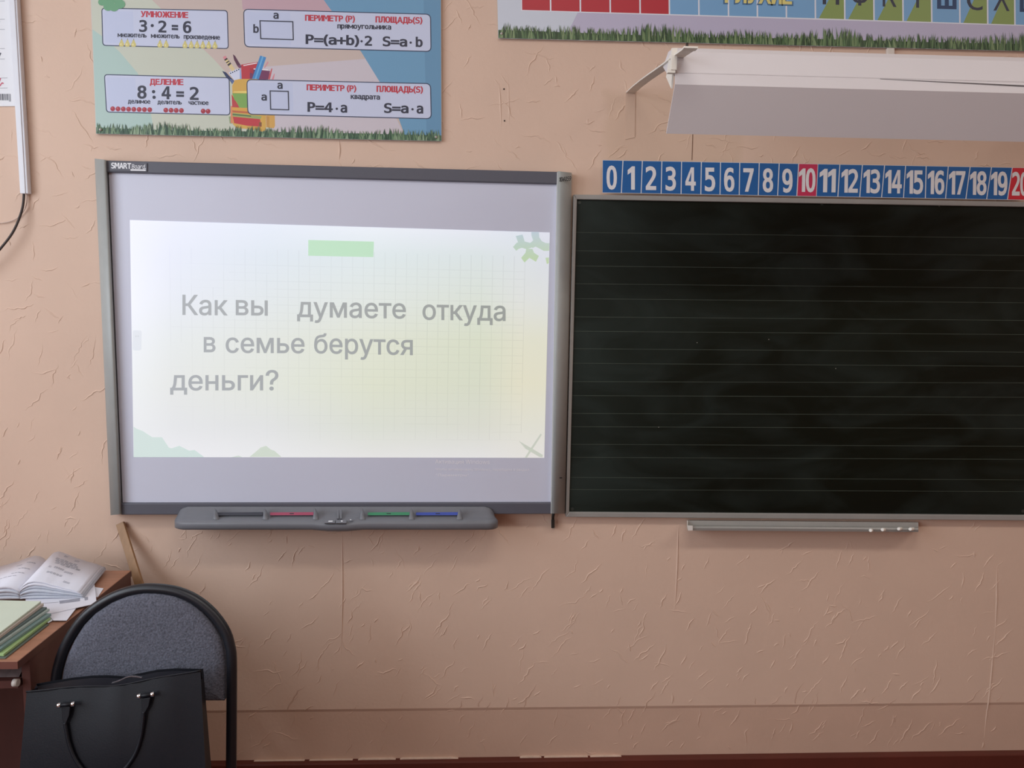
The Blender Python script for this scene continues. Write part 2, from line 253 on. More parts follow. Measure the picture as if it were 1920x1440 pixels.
'iw': (1115, '270,0 44,746 171,746 262,420 282,348 302,268 323,180 344,81 324,81 344,177 365,265 385,346 405,420 495,746 622,746 711,420 730,347 750,267 770,179 791,81 769,81 791,178 812,266 832,346 852,420 944,746 1070,746 844,0 724,0 627,338 613,390 599,442 585,496 571,551 558,607 544,664 571,664 558,607 544,551 530,496 516,442 502,389 487,338 391,0'),
'iА': (943, '32,0 396,1000 543,1000 910,0 777,0 564,595 543,656 519,732 491,825 456,940 482,940 448,823 418,729 394,654 374,595 167,0|216,279 216,391 727,391 727,279'),
'iК': (917, '118,0 118,1000 245,1000 245,564 385,564 712,1000 866,1000 493,515 882,0 729,0 391,454 245,454 245,0'),
'iП': (1016, '898,1000 898,0 771,0 771,888 245,888 245,0 118,0 118,1000'),
'iЧ': (957, '438,373 341,382 259,407 193,450 144,511 113,592 103,693 103,1000 230,1000 230,693 246,599 294,535 366,498 454,486 535,493 611,514 683,546 750,589 750,464 683,427 609,398 528,379|712,0 712,1000 839,1000 839,0'),
'iа': (765, '314,-17 247,-10 186,10 134,42 94,88 68,144 60,212 66,270 85,316 114,352 152,380 197,400 246,414 298,424 350,432 411,440 459,446 496,452 521,462 537,477 542,501 542,505 537,547 524,583 502,612 471,633 432,646 385,650 335,646 293,634 259,615 231,591 211,565 197,538 81,572 112,633 154,680 205,715 261,738 321,751 381,756 423,753 470,746 517,731 562,708 602,675 634,630 655,570 662,494 662,0 544,0 544,102 536,102 519,76 495,48 464,23 423,2 374,-12|335,89 397,96 448,115 488,145 518,183 536,226 542,271 542,373 530,365 510,358 484,351 455,346 424,341 394,337 367,333 345,330 303,323 264,312 230,296 203,274 186,244 181,206 185,171 200,142 224,119 255,103 292,93'),
'iб': (809, '408,-16 316,-5 235,30 166,86 112,161 78,254 67,364 67,389 70,498 81,592 98,671 123,738 156,793 199,837 251,871 312,895 385,911 468,920 508,925 537,933 557,944 569,959 576,977 578,1000 685,1000 680,949 665,906 637,872 597,847 541,829 468,819 377,808 304,788 249,753 209,701 183,625 166,522 169,522 195,571 231,617 276,656 329,687 387,707 450,714 528,702 598,667 657,612 703,539 732,453 742,356 731,256 699,166 648,91 580,33 499,-4|409,90 471,98 523,121 565,160 596,211 615,275 621,350 615,425 597,489 568,540 527,578 476,601 415,609 352,600 296,575 251,535 216,482 195,418 188,345 195,275 214,213 247,162 291,123 345,98'),
'iв': (770, '103,0 103,746 409,746 519,732 603,692 657,628 675,547 665,488 636,443 590,411 531,392 573,382 613,363 649,335 679,299 698,255 704,201 697,147 674,98 638,57 589,26 528,7 456,0|217,109 456,109 508,116 548,137 572,169 581,211 572,262 548,300 508,324 456,332 217,332|217,433 410,433 470,440 516,461 545,494 554,537 545,579 516,610 470,630 409,636 217,636'),
'iг': (597, '569,746 569,635 223,635 223,0 103,0 103,746'),
'iд': (840, '26,-215 26,111 87,111 109,135 127,162 142,193 156,229 167,271 177,322 185,382 192,454 217,746 700,746 700,111 814,111 814,-215 695,-215 695,0 146,0 146,-215|223,111 581,111 581,635 326,635 309,454 297,343 280,249 257,171'),
'iе': (794, '417,-16 316,-4 230,32 161,90 109,167 78,260 67,367 78,475 109,569 159,647 226,706 308,743 403,756 464,751 522,735 578,709 628,670 670,619 702,554 723,475 730,381 730,333 147,333 147,434 664,434 609,397 603,467 585,528 556,578 516,617 465,641 403,649 341,641 288,616 245,578 214,530 195,474 189,415 189,349 196,273 217,209 251,158 297,121 353,98 417,91 460,94 499,104 532,120 561,143 584,172 601,207 717,179 694,124 659,77 612,38 555,9 490,-10'),
'iз': (675, '336,-9 264,-3 199,15 143,45 100,84 72,132 62,187 184,187 197,150 231,120 279,100 336,93 398,102 447,128 479,166 489,213 478,263 444,302 390,328 320,336 270,336 270,426 320,426 379,434 426,458 458,495 468,543 460,589 433,625 392,648 340,656 286,649 239,628 206,595 194,552 78,552 88,609 115,658 157,699 210,729 272,748 340,754 410,747 470,727 519,694 556,652 578,603 586,548 576,489 545,441 499,406 443,387 443,382 517,361 571,322 604,269 615,205 606,147 579,95 536,52 480,19 413,-2'),
'iи': (807, '703,0 583,0 583,540 575,540 218,0 103,0 103,746 223,746 223,204 232,204 589,746 703,746'),
'iй': (807, '703,0 583,0 583,540 575,540 218,0 103,0 103,746 223,746 223,204 232,204 589,746 703,746|403,851 352,857 305,876 266,906 236,945 216,990 209,1040 297,1040 305,999 327,965 361,944 403,936 446,944 480,965 502,999 509,1040 598,1040 592,990 572,945 542,906 502,877 456,857'),
'iк': (740, '103,0 103,746 223,746 223,423 299,423 566,746 719,746 419,385 723,0 570,0 328,312 223,312 223,0'),
'iл': (787, '13,0 13,111 40,111 70,114 95,123 115,141 132,169 144,208 153,261 160,329 165,414 179,746 684,746 684,0 563,0 563,635 293,635 281,372 271,259 254,165 226,93 185,41 128,10 54,0'),
'iм': (1052, '103,0 103,746 284,746 456,330 471,294 484,260 495,228 504,197 513,167 521,138 529,109 537,80 516,80 523,108 531,137 539,166 547,196 557,227 568,259 581,294 595,330 766,746 948,746 948,0 828,0 828,388 828,427 828,465 828,503 829,542 830,580 830,618 831,657 832,697 846,697 830,641 816,591 801,543 784,495 764,445 741,389 578,0 472,0 307,389 284,444 265,495 248,542 232,590 217,641 201,697 219,697 220,662 220,625 221,587 222,548 222,509 222,469 223,429 223,388 223,0'),
'iн': (803, '607,438 607,328 195,328 195,438|223,746 223,0 103,0 103,746|699,746 699,0 579,0 579,746'),
'iо': (816, '407,-16 312,-4 230,32 161,90 110,167 78,261 67,368 78,478 110,572 161,649 230,707 312,744 407,756 504,744 587,707 655,649 706,572 738,478 749,368 738,261 706,167 655,90 587,32 504,-4|407,91 476,101 531,130 574,174 604,231 622,297 628,368 622,441 604,507 574,565 531,610 476,639 407,648 340,639 285,610 243,565 213,508 195,441 189,368 195,297 213,231 243,174 285,130 340,101'),
'iп': (803, '699,746 699,0 579,0 579,635 224,635 224,0 103,0 103,746'),
'iр': (834, '103,-281 103,746 220,746 220,628 232,628 248,652 270,680 299,708 337,733 387,750 450,756 538,744 615,709 679,652 727,575 757,481 767,371 757,261 727,166 679,89 616,32 539,-4 451,-16 389,-10 339,7 301,33 271,61 249,90 232,115 223,115 223,-281|433,92 497,101 549,129 591,172 621,229 639,297 645,372 639,447 621,513 591,569 550,612 497,639 433,648 369,640 317,613 276,572 246,517 228,450 221,372 228,294 246,226 276,170 318,128 370,101'),
'iс': (778, '407,-16 312,-4 230,32 161,90 110,167 78,261 67,368 78,478 110,572 161,649 230,707 312,744 407,756 461,752 511,741 558,724 600,700 637,669 668,633 693,591 711,544 595,515 585,543 571,568 553,591 531,611 505,627 476,639 443,646 407,648 340,639 285,610 243,565 213,508 195,441 189,368 195,297 213,231 243,174 285,130 340,101 407,91 444,94 477,101 506,114 532,130 555,150 573,174 588,201 598,230 713,201 696,153 671,110 639,73 602,42 559,17 512,-1 461,-12'),
'iт': (639, '260,0 260,638 13,638 13,746 626,746 626,638 380,638 380,0'),
'iу': (765, '93,-272 121,-168 140,-172 174,-177 204,-175 231,-165 256,-145 278,-114 296,-70 319,-3 34,746 166,746 325,305 348,237 367,170 385,105 404,41 361,41 380,105 398,171 418,238 440,305 600,746 730,746 401,-114 376,-167 347,-210 313,-243 274,-267 230,-281 180,-285 152,-284 127,-281 107,-277'),
'iц': (816, '103,0 103,746 223,746 223,111 579,111 579,746 699,746 699,0|676,-215 676,0 626,0 626,111 797,111 796,-215'),
'iы': (1004, '205,480 421,480 502,472 570,449 624,412 663,365 687,307 695,242 687,178 663,119 624,70 570,32 502,8 421,0 103,0 103,746 223,746 223,111 421,111 482,120 531,146 563,186 574,238 563,290 531,332 482,359 421,368 205,368|780,0 780,746 900,746 900,0'),
'iь': (762, '205,480 421,480 502,472 570,449 624,412 663,365 687,307 695,242 687,178 663,119 624,70 570,32 502,8 421,0 103,0 103,746 223,746 223,111 421,111 482,120 531,146 563,186 574,238 563,290 531,332 482,359 421,368 205,368'),
'iя': (757, '653,0 534,0 534,641 362,641 280,632 224,607 193,565 183,509 193,455 225,414 280,389 362,381 585,381 585,280 354,280 225,296 135,343 80,416 62,509 80,605 135,680 225,729 353,746 653,746|168,0 30,0 239,338 373,338'),
}
_gly = {}
CAPH = 1.0
def glyphs(txt, bold, shear, font='d'):
    """vertices (x, y, n) and triangles of a text; overlapping strokes of a letter are merged."""
    k = (txt, bold, shear, font)
    if k in _gly: return _gly[k]
    vs, fs, pen = [], [], 0.0
    for ch in txt:
        if ch == ' ': pen += 0.36; continue
        adv, code = GLYPH[font + ch]
        loops = [[tuple(int(q) / 1000 for q in p.split(',')) for p in c.split()] for c in code.split('|')]
        if bold:
            new = []
            for l in loops:
                n = len(l); o = []
                for i in range(n):
                    a, p, b = l[i - 1], l[i], l[(i + 1) % n]
                    d1 = Vector((p[0] - a[0], p[1] - a[1])).normalized(); d2 = Vector((b[0] - p[0], b[1] - p[1])).normalized()
                    n1, n2 = Vector((-d1.y, d1.x)), Vector((-d2.y, d2.x)); m = n1 + n2
                    m = m / max(0.35, m.length_squared / 2) if m.length > 1e-4 else n1
                    o.append((p[0] + m.x * bold, p[1] + m.y * bold * 0.8))
                new.append(o)
            loops = new
        pts = [Vector(p) for l in loops for p in l]; eds = []; i0 = 0
        for l in loops: eds += [(i0 + i, i0 + (i + 1) % len(l)) for i in range(len(l))]; i0 += len(l)
        ov, _, of = delaunay_2d_cdt(pts, eds, [], 0, 1e-6)[:3]
        def wind(x, y):
            w = 0
            for l in loops:
                for a, b in zip(l, l[1:] + l[:1]):
                    if (a[1] <= y) != (b[1] <= y):
                        xx = a[0] + (y - a[1]) / (b[1] - a[1]) * (b[0] - a[0])
                        if xx > x: w += 1 if b[1] > a[1] else -1
            return w
        n0 = len(vs); vs += [(pen + p[0] + shear * p[1], p[1], 0) for p in ov]
        for f in of:
            x = sum(ov[i][0] for i in f) / len(f); y = sum(ov[i][1] for i in f) / len(f)
            if wind(x, y): fs.append([n0 + i for i in f])
        pen += adv / 1000 * (0.97 if font == 'd' else 1.0)
    _gly[k] = (vs, fs)
    return _gly[k]
def write(mb, txt, x0, y0, x1, y1, cap, m, fn, bold=0.0, shear=0.0, font='d'):
    """txt from baseline (x0,y0) to (x1,y1) in photo pixels, capitals cap pixels tall; fn maps a pixel to its surface."""
    vs, fs = glyphs(txt, bold, shear, font)
    gx0, gx1 = min(v[0] for v in vs), max(v[0] for v in vs)
    P = []; up = lift(mb)
    for v in vs:
        t = (v[0] - gx0) / (gx1 - gx0)
        P.append(fn(x0 + t * (x1 - x0), y0 + t * (y1 - y0) - (v[1] / CAPH) * cap) + up - Vector((0, 2e-6 * v[2], 0)))
    mb.k += int(max(v[2] for v in vs)) + 1
    i = len(mb.v); mb.v += [tuple(p) for p in P]; k = mb.mi(m)
    for f in fs: mb.f.append([i + a for a in f]); mb.m.append(k); mb.sm.append(False)
def lift(mb):
    mb.k += 1; return Vector((0, -2e-6 * mb.k, 0))
def poly(mb, pts, m, fn):
    up = lift(mb); mb.face([fn(*p) + up for p in pts], m)
def line(mb, a, b, w, m, fn):
    dx, dy = b[0] - a[0], b[1] - a[1]; L = math.hypot(dx, dy); nx, ny = -dy / L * w / 2, dx / L * w / 2
    poly(mb, [(a[0] + nx, a[1] + ny), (b[0] + nx, b[1] + ny), (b[0] - nx, b[1] - ny), (a[0] - nx, a[1] - ny)], m, fn)
def disc(mb, x, y, rx, ry, m, fn, n=14):
    poly(mb, [(x + rx * math.cos(2 * math.pi * k / n), y + ry * math.sin(2 * math.pi * k / n)) for k in range(n)], m, fn)
def rrect(c, r):                                         # rounded quad from corners TL TR BR BL
    out = []
    for i in range(4):
        p, a, b = c[i], c[i - 1], c[(i + 1) % 4]
        def tow(q):
            L = math.hypot(q[0] - p[0], q[1] - p[1]); return (p[0] + (q[0] - p[0]) / L * r, p[1] + (q[1] - p[1]) / L * r)
        A, B = tow(a), tow(b)
        for k in range(6):
            t = k / 5
            out.append(((1 - t) ** 2 * A[0] + 2 * t * (1 - t) * p[0] + t * t * B[0], (1 - t) ** 2 * A[1] + 2 * t * (1 - t) * p[1] + t * t * B[1]))
    return out
def ring(mb, c, r, w, m, fn):                            # outline of a rounded quad
    o = rrect(c, r); cxx = sum(p[0] for p in c) / 4; cyy = sum(p[1] for p in c) / 4
    i2 = [(p[0] + (w if p[0] < cxx else -w), p[1] + (w if p[1] < cyy else -w)) for p in c]
    i = rrect(i2, max(0.5, r - w)); n = len(o)
    for k in range(n):
        j = (k + 1) % n; poly(mb, [o[k], o[j], i[j], i[k]], m, fn)

# ================================================================== ROOM
wallpaper = M('wallpaper', (220, 190, 170), 0.75, var=0.035, scale=3.0, bump=0.25, bscale=90)
wallpaper_low = M('wallpaper_lower_strip', (206, 173, 153), 0.75, var=0.05, scale=4.0, bump=0.25, bscale=90)
plain = M('peach_wall', (200, 160, 138), 0.8, var=0.03, scale=2)
mb = MB()
zs = W(1300, 1323, 0).z                                   # the fold where the lower strip begins
zb = W(1300, 1412, 0).z                                   # top of the baseboard
mb.box((ROOM_L, 0.0, zs), (ROOM_R, 0.12, ROOM_H), wallpaper)
mb.face([(ROOM_L, 0, zs), (ROOM_R, 0, zs), (ROOM_R, 0.003, zs - 0.010), (ROOM_L, 0.003, zs - 0.010)], wallpaper_low)
mb.face([(ROOM_L, 0.003, zs - 0.010), (ROOM_R, 0.003, zs - 0.010), (ROOM_R, 0.003, 0), (ROOM_L, 0.003, 0)], wallpaper_low)
def patch(m, x0, x1, z0, z1, col):                          # a repair in a slightly yellower length of wallpaper
    nt = m.node_tree; b = nt.nodes['Principled BSDF']; old = b.inputs['Base Color'].links[0].from_socket
    tc = nt.nodes.new('ShaderNodeTexCoord'); n = nt.nodes.new('ShaderNodeTexNoise'); n.inputs['Scale'].default_value = 14; nt.links.new(tc.outputs['Object'], n.inputs['Vector'])
    ad = nt.nodes.new('ShaderNodeVectorMath'); ad.operation = 'MULTIPLY_ADD'; ad.inputs[1].default_value = (.05, .05, .05); nt.links.new(n.outputs['Color'], ad.inputs[0]); nt.links.new(tc.outputs['Object'], ad.inputs[2])
    sx = nt.nodes.new('ShaderNodeSeparateXYZ'); nt.links.new(ad.outputs[0], sx.inputs[0]); prod = None
    for ax, lo, hi in (('X', x0, x1), ('Z', z0, z1)):
        for e, sgn in ((lo, 1), (hi, -1)):
            r = nt.nodes.new('ShaderNodeMapRange'); r.inputs['From Min'].default_value = e; r.inputs['From Max'].default_value = e + .025 * sgn; nt.links.new(sx.outputs[ax], r.inputs['Value'])
            if prod is None: prod = r.outputs['Result']
            else:
                p = nt.nodes.new('ShaderNodeMath'); p.operation = 'MULTIPLY'; nt.links.new(prod, p.inputs[0]); nt.links.new(r.outputs['Result'], p.inputs[1]); prod = p.outputs[0]
    mx = nt.nodes.new('ShaderNodeMix'); mx.data_type = 'RGBA'; mx.inputs['B'].default_value = lin(col); nt.links.new(prod, mx.inputs['Factor']); nt.links.new(old, mx.inputs['A']); nt.links.new(mx.outputs['Result'], b.inputs['Base Color'])
pa, pz = W(1140, 300), W(1420, 150)
patch(wallpaper, pa.x, pz.x, pa.z, pz.z, (214, 184, 162))
def crease(pts, w, h):
    rows = []
    n = len(pts)
    for i, p in enumerate(pts):
        a, b = pts[max(i - 1, 0)], pts[min(i + 1, n - 1)]
        t = Vector((b[0] - a[0], 0, b[1] - a[1])).normalized(); q = Vector((-t.z, 0, t.x))
        k = math.sin(math.pi * (i + 0.35) / (n - 0.3)); k = max(0.15, k)
        c = Vector((p[0], 0, p[1])); base = -0.0001
        if p[1] < zs: base = -0.0031
        rows.append([c + q * w * k + Vector((0, -base, 0)), c + q * w * 0.35 * k + Vector((0, -base - h * k * 0.8, 0)),
                     c - q * w * 0.35 * k + Vector((0, -base - h * k * 0.8, 0)), c - q * w * k + Vector((0, -base, 0))])
    mb.grid(rows, wallpaper if pts[0][1] > zs else wallpaper_low, True)
rng = random.Random(21)
for k in range(2000):                                       # raised creases of the embossed wallpaper
    x, z = rng.uniform(-1.75, 1.75), rng.uniform(zb, 2.6)
    L = rng.choice((0.02, 0.03, 0.04, 0.05, 0.06, 0.08, 0.11))
    lean = 0.25 if z > 1.5 else 0.8
    a = math.radians(rng.uniform(35, 75)) if rng.random() < lean else math.radians(rng.choice((rng.uniform(95, 150), rng.uniform(-20, 25))))
    n = 4 + int(L / 0.015); pts = [(x, z)]
    for i in range(n):
        a2 = a + rng.uniform(-0.6, 0.6); x += math.cos(a2) * L / n; z += math.sin(a2) * L / n; pts.append((x, z))
    crease(pts, rng.uniform(0.0016, 0.0030), rng.uniform(0.0010, 0.0026))
def px_crease(pts, w, h, n=5):
    out = []
    for a, b in zip(pts, pts[1:]):
        for i in range(n):
            t = i / n; p = W(a[0] + (b[0] - a[0]) * t, a[1] + (b[1] - a[1]) * t); out.append((p.x, p.z))
    p = W(*pts[-1]); out.append((p.x, p.z)); crease(out, w, h)
px_crease([(936, 155), (938, 190), (940, 244)], 0.0028, 0.002)     # papered-over strip beside the left poster
px_crease([(953, 142), (954, 200), (954, 238)], 0.0025, 0.0014)
px_crease([(926, 148), (936, 160)], 0.003, 0.0015)
px_crease([(925, 258), (930, 268), (939, 275)], 0.0025, 0.001)
for a, b in (((642, 998), (640, 1228)), ((1272, 978), (1265, 1150)), ((1869, 1060), (1866, 1190)), ((1866, 1180), (1846, 1385)), ((636, 262), (636, 300)), ((1260, 1300), (1260, 1320)), ((1845, 1392), (1842, 1404))):
    px_crease([a, ((a[0] + b[0]) / 2 + 1, (a[1] + b[1]) / 2), b], 0.0030, 0.0034, 6)    # seams between the sheets
for (x0, x1) in ((1172, 1191),):                            # flange of the lamp bracket under the wallpaper
    a = [W(x0, 175), W(x1, 175), W(x1 - 1, 258), W(x0, 262)]
    a = [p - Vector((0, 0.0002, 0)) for p in a]; mb.prism(a, (0, -0.0015, 0), wallpaper)
tag(mb.build('wall_back', fix=False), kind='structure')
dark = M('screw_hole', (60, 45, 40), 0.8)
mb = MB()
for p in ((945, 167), (946, 226.5)): disc(mb, p[0], p[1], 1.5, 1.7, dark, lambda x, y: W(x, y, 0.0008))
o = mb.build('trim_1'); tag(o, kind='structure')
mb = MB(); seam = M('wallpaper_seam_gap', (118, 84, 66), 0.9)
line(mb, (1299, 250), (1297.5, 300), 1.3, seam, lambda x, y: W(x, y, 0.0007))
tag(mb.build('trim_2'), kind='structure')

base_m = M('baseboard_paint', (92, 40, 30), 0.5, var=0.12, scale=6)
mb = MB(); mb.box((ROOM_L, -0.022, 0), (ROOM_R, 0.006, zb - 0.006), base_m)
tag(bevel(mb.build('baseboard_back'), 0.004), kind='structure')
mb = MB(); crack = M('bare_plaster_edge', (214, 190, 172), 0.8, var=0.1, scale=60)
rr = random.Random(3); x = -1.4
while x < 0.62:
    w_ = rr.uniform(0.05, 0.2)
    z0 = zb - 0.006
    if rr.random() < 0.85:
        h = rr.uniform(0.0005, 0.0026)
        mb.prism([(x, 0.004, z0), (x + w_, 0.004, z0), (x + w_ * 0.9, 0.004, z0 + h), (x + 0.01, 0.004, z0 + h * 1.2)], (0, -0.010, 0), crack)
    x += w_ + rr.uniform(0, 0.02)
tag(mb.build('trim_3'), kind='structure')

floor_m = M('floor_boards', (96, 54, 38), 0.45, var=0.15, scale=8, stretch=(0.3, 6, 1))
mb = MB(); mb.box((ROOM_L, ROOM_B, -0.06), (ROOM_R, 0.0, 0.0), floor_m); tag(mb.build('floor'), kind='structure')
mb = MB(); mb.box((ROOM_L, ROOM_B, ROOM_H), (ROOM_R, 0.12, ROOM_H + 0.06), M('ceiling_paint', (236, 234, 228), 0.9, var=0.01)); tag(mb.build('ceiling'), kind='structure')
mb = MB(); mb.box((ROOM_R, ROOM_B, 0), (ROOM_R + 0.1, 0.12, ROOM_H), plain); tag(mb.build('wall_right'), kind='structure')
mb = MB(); mb.box((ROOM_L - 0.1, ROOM_B - 0.1, 0), (ROOM_R + 0.1, ROOM_B, ROOM_H), plain); tag(mb.build('wall_rear'), kind='structure')
mb = MB(); z0, z1 = 1.15, 2.95
xs = [ROOM_B]
for wy, ww in sorted(WINS): xs += [wy - ww / 2, wy + ww / 2]
xs.append(0.12)
for i in range(0, len(xs), 2): mb.box((ROOM_L - 0.1, xs[i], 0), (ROOM_L, xs[i + 1], ROOM_H), plain)
for i in range(1, len(xs) - 1, 2):
    mb.box((ROOM_L - 0.1, xs[i], 0), (ROOM_L, xs[i + 1], z0), plain); mb.box((ROOM_L - 0.1, xs[i], z1), (ROOM_L, xs[i + 1], ROOM_H), plain)
tag(mb.build('wall_left'), kind='structure')
white_frame = M('window_paint', (240, 240, 238), 0.4)
for i, (wy, ww) in enumerate(WINS):
    mb = MB(); a, b = wy - ww / 2, wy + ww / 2
    for y0, y1, q0, q1 in ((a, a + .05, z0, z1), (b - .05, b, z0, z1), (a, b, z0, z0 + .05), (a, b, z1 - .05, z1), (wy - .03, wy + .03, z0, z1)):
        mb.box((ROOM_L - 0.1, y0, q0), (ROOM_L - 0.04, y1, q1), white_frame)
    tag(mb.build('window_%d' % (i + 1)), kind='structure')

# ================================================================== INTERACTIVE BOARD
alu = M('grey_aluminium', (166, 169, 167), 0.45, 0.0, var=0.03, scale=30)
slate = M('slate_plastic', (88, 88, 98), 0.5, var=0.02, scale=60)
screen_m = M('board_surface', (208, 210, 226), 0.42, var=0.008, scale=2)
bezel = M('black_gasket', (50, 50, 54), 0.6)
board = thing('interactive_whiteboard', 'large interactive whiteboard in a grey frame with a question projected on it', 'whiteboard', W(640, 965, 0))
def slab(mb, c, d0, d1, m): mb.hexa([W(*p, d1) for p in c], [W(*p, d1) + Vector((0, d1 - d0, 0)) for p in c], m)
SD = 0.040
mb = MB(); slab(mb, [(198, 310), (1052, 333), (1040, 955), (224, 955)], 0.008, SD, screen_m); mb.build('screen', board)
mb = MB(); slab(mb, [(198, 300.5), (1048, 322), (1048, 345.3), (198, 323)], 0.01, SD + 0.010, slate); top = bevel(mb.build('top_bar', board), 0.003)
mb = MB(); slab(mb, [(226, 943.6), (1036, 942.6), (1036, 964), (226, 965.5)], 0.01, SD + 0.010, slate); bevel(mb.build('bottom_bar', board), 0.003)
mb = MB(); slab(mb, [(197.5, 303), (202, 303), (230, 962), (226, 962)], 0.01, SD + 0.003, bezel); mb.build('gasket', board)
def rail(xa0, xb0, y0a, y0b, xa1, xb1, y1a, y1b, outer_left):
    mb = MB(); prof = [(0, 0.002), (0.0, 0.020), (0.06, 0.030), (0.17, 0.040), (0.33, 0.049), (0.53, 0.056), (0.76, 0.060), (0.94, 0.060), (1.0, 0.056), (1.0, 0.01)]
    if not outer_left: prof = [(1 - u, d) for u, d in prof][::-1]
    rows = []
    for k in range(2):
        r = []
        for u, d in prof:
            p = W(xa0 + u * (xb0 - xa0), y0a + u * (y0b - y0a), max(d, .03)) if k == 0 else W(xa1 + u * (xb1 - xa1), y1a + u * (y1b - y1a), max(d, .03))
            p.y = -d; r.append(p)
        rows.append(r)
    mb.grid(rows, alu, True); mb.face(rows[0], alu); mb.face(rows[1][::-1], alu)
    return mb
rail(176, 198.5, 297, 300, 206, 227.5, 966, 964, True).build('side_rail', board)
rr_ = rail(1046, 1073, 321, 324, 1034, 1060.5, 963, 963, False).build('side_rail', board)
mb = MB(); slab(mb, [(1044.5, 323), (1047, 323), (1035, 963), (1032.7, 963)], 0.01, SD + 0.013, M('pale_edge', (205, 205, 205), 0.4)); mb.build('edge_strip', board)
mb = MB(); black = ink((28, 28, 30))
write(mb, '104059', 1048.5, 340.5, 1071, 338.5, 8, black, lambda x, y: W(x, y, 0.0618), 0.03, 0.25); mb.build('handwritten_number', rr_)
mb = MB(); disc(mb, 1051.5, 896, 3, 1.2, black, lambda x, y: W(x, y, 0.0612)); mb.build('slot', rr_)
# badge
mb = MB(); slab(mb, [(205.5, 304), (275.5, 306), (275.5, 321.5), (205.5, 320)], SD + 0.010, SD + 0.0125, slate)
wht = ink((236, 236, 240)); fb = lambda x, y: W(x, y, SD + 0.0128)
write(mb, 'SMART', 208.5, 315.3, 246, 316.2, 10, wht, fb, 0.05)
write(mb, 'Board.', 247, 316.3, 273.5, 317, 8.5, wht, fb, 0.0, 0.12)
poly(mb, rrect([(244.5, 317.2), (273.5, 317.8), (273.5, 320.6), (244.5, 320)], 1.2), wht, fb)
mb.build('badge', top)

# ---- the projected slide (light of the projector on the board)
def glow(name, c, k=1.0):
    if name in _mats: return _mats[name]
    m = bpy.data.materials.new(name); m.use_nodes = True; b = m.node_tree.nodes['Principled BSDF']
    b.inputs['Base Color'].default_value = lin((140, 140, 146)); b.inputs['Roughness'].default_value = 0.5
    e = lin(c); b.inputs['Emission Color'].default_value = e; b.inputs['Emission Strength'].default_value = k
    _mats[name] = m; return m
BASE_E = 0.22                                              # what the room's daylight already adds on the slide's own reflectance
def slide_col(c): return tuple(max(0.0, v - BASE_E) for v in lin(c)[:3])
slide_m = bpy.data.materials.new('projected_light'); slide_m.use_nodes = True
_b = slide_m.node_tree.nodes['Principled BSDF']; _b.inputs['Base Color'].default_value = lin((140, 140, 146)); _b.inputs['Roughness'].default_value = 0.5
_a = slide_m.node_tree.nodes.new('ShaderNodeAttribute'); _a.attribute_name = 'slide'
slide_m.node_tree.links.new(_a.outputs['Color'], _b.inputs['Emission Color']); _b.inputs['Emission Strength'].default_value = 1.0
XS = [243, 330, 500, 700, 900, 975, 1032]; YS = [410, 480, 560, 640, 720, 800, 860]
TB = [[(242, 244, 253), (236, 239, 251), (234, 240, 250), (242, 246, 253), (238, 239, 250), (230, 236, 246), (230, 231, 242)],
      [(242, 244, 254), (232, 236, 246), (226, 234, 240), (226, 236, 236), (224, 233, 232), (226, 232, 234), (224, 228, 234)],
      [(244, 246, 253), (232, 236, 242), (228, 234, 234), (228, 234, 228), (223, 230, 219), (228, 231, 226), (226, 229, 226)],
      [(241, 244, 247), (231, 235, 233), (229, 233, 225), (227, 231, 214), (221, 227, 205), (229, 229, 209), (228, 228, 208)],
      [(239, 242, 241), (231, 233, 229), (229, 233, 222), (225, 229, 208), (220, 225, 205), (231, 229, 206), (230, 228, 206)],
      [(238, 240, 240), (231, 233, 233), (229, 231, 229), (223, 227, 215), (223, 225, 213), (230, 230, 217), (229, 229, 216)],
      [(240, 242, 242), (240, 240, 242), (238, 239, 239), (234, 234, 231), (233, 233, 231), (234, 232, 227), (233, 231, 226)]]
def bil(x, y):
    def loc(v, A):
        v = min(max(v, A[0]), A[-1])
        for i in range(len(A) - 1):
            if v <= A[i + 1]: return i, (v - A[i]) / (A[i + 1] - A[i])
    i, s = loc(x, XS); j, t = loc(y, YS)
    return tuple((TB[j][i][k] * (1 - s) + TB[j][i + 1][k] * s) * (1 - t) + (TB[j + 1][i][k] * (1 - s) + TB[j + 1][i + 1][k] * s) * t for k in range(3))
SC = [(243.5, 412.5), (1031, 436), (1020.5, 858.5), (250.5, 857)]
def slide_px(u, v):
    a = [SC[0][k] + (SC[1][k] - SC[0][k]) * u for k in (0, 1)]; b = [SC[3][k] + (SC[2][k] - SC[3][k]) * u for k in (0, 1)]
    return a[0] + (b[0] - a[0]) * v, a[1] + (b[1] - a[1]) * v
def slide_uv(px, py):
    u = v = 0.5
    for _ in range(8):
        p = slide_px(u, v); u += (px - p[0]) / 785; v += (py - p[1]) / 433
    return u, v
sv, sf, scol = [], [], []
def fs_(x, y, k=0): return W(x, y, SD + 0.0006 + 0.00025 * k)
def s_add(pts, col_or_fn, k):
    i = len(sv)
    for p in pts:
        sv.append(tuple(fs_(p[0], p[1], k))); c = col_or_fn(p[0], p[1]) if callable(col_or_fn) else col_or_fn; scol.append(c)
    sf.append(list(range(i, i + len(pts))))
NX, NY = 60, 36
i0 = len(sv)
for j in range(NY + 1):
    for i in range(NX + 1):
        p = slide_px(i / NX, j / NY); sv.append(tuple(fs_(*p))); scol.append(bil(*p))
for j in range(NY):
    for i in range(NX):
        a = i0 + j * (NX + 1) + i; sf.append([a, a + 1, a + NX + 2, a + NX + 1])
def dim(f): return lambda x, y: tuple(v * f for v in bil(x, y))
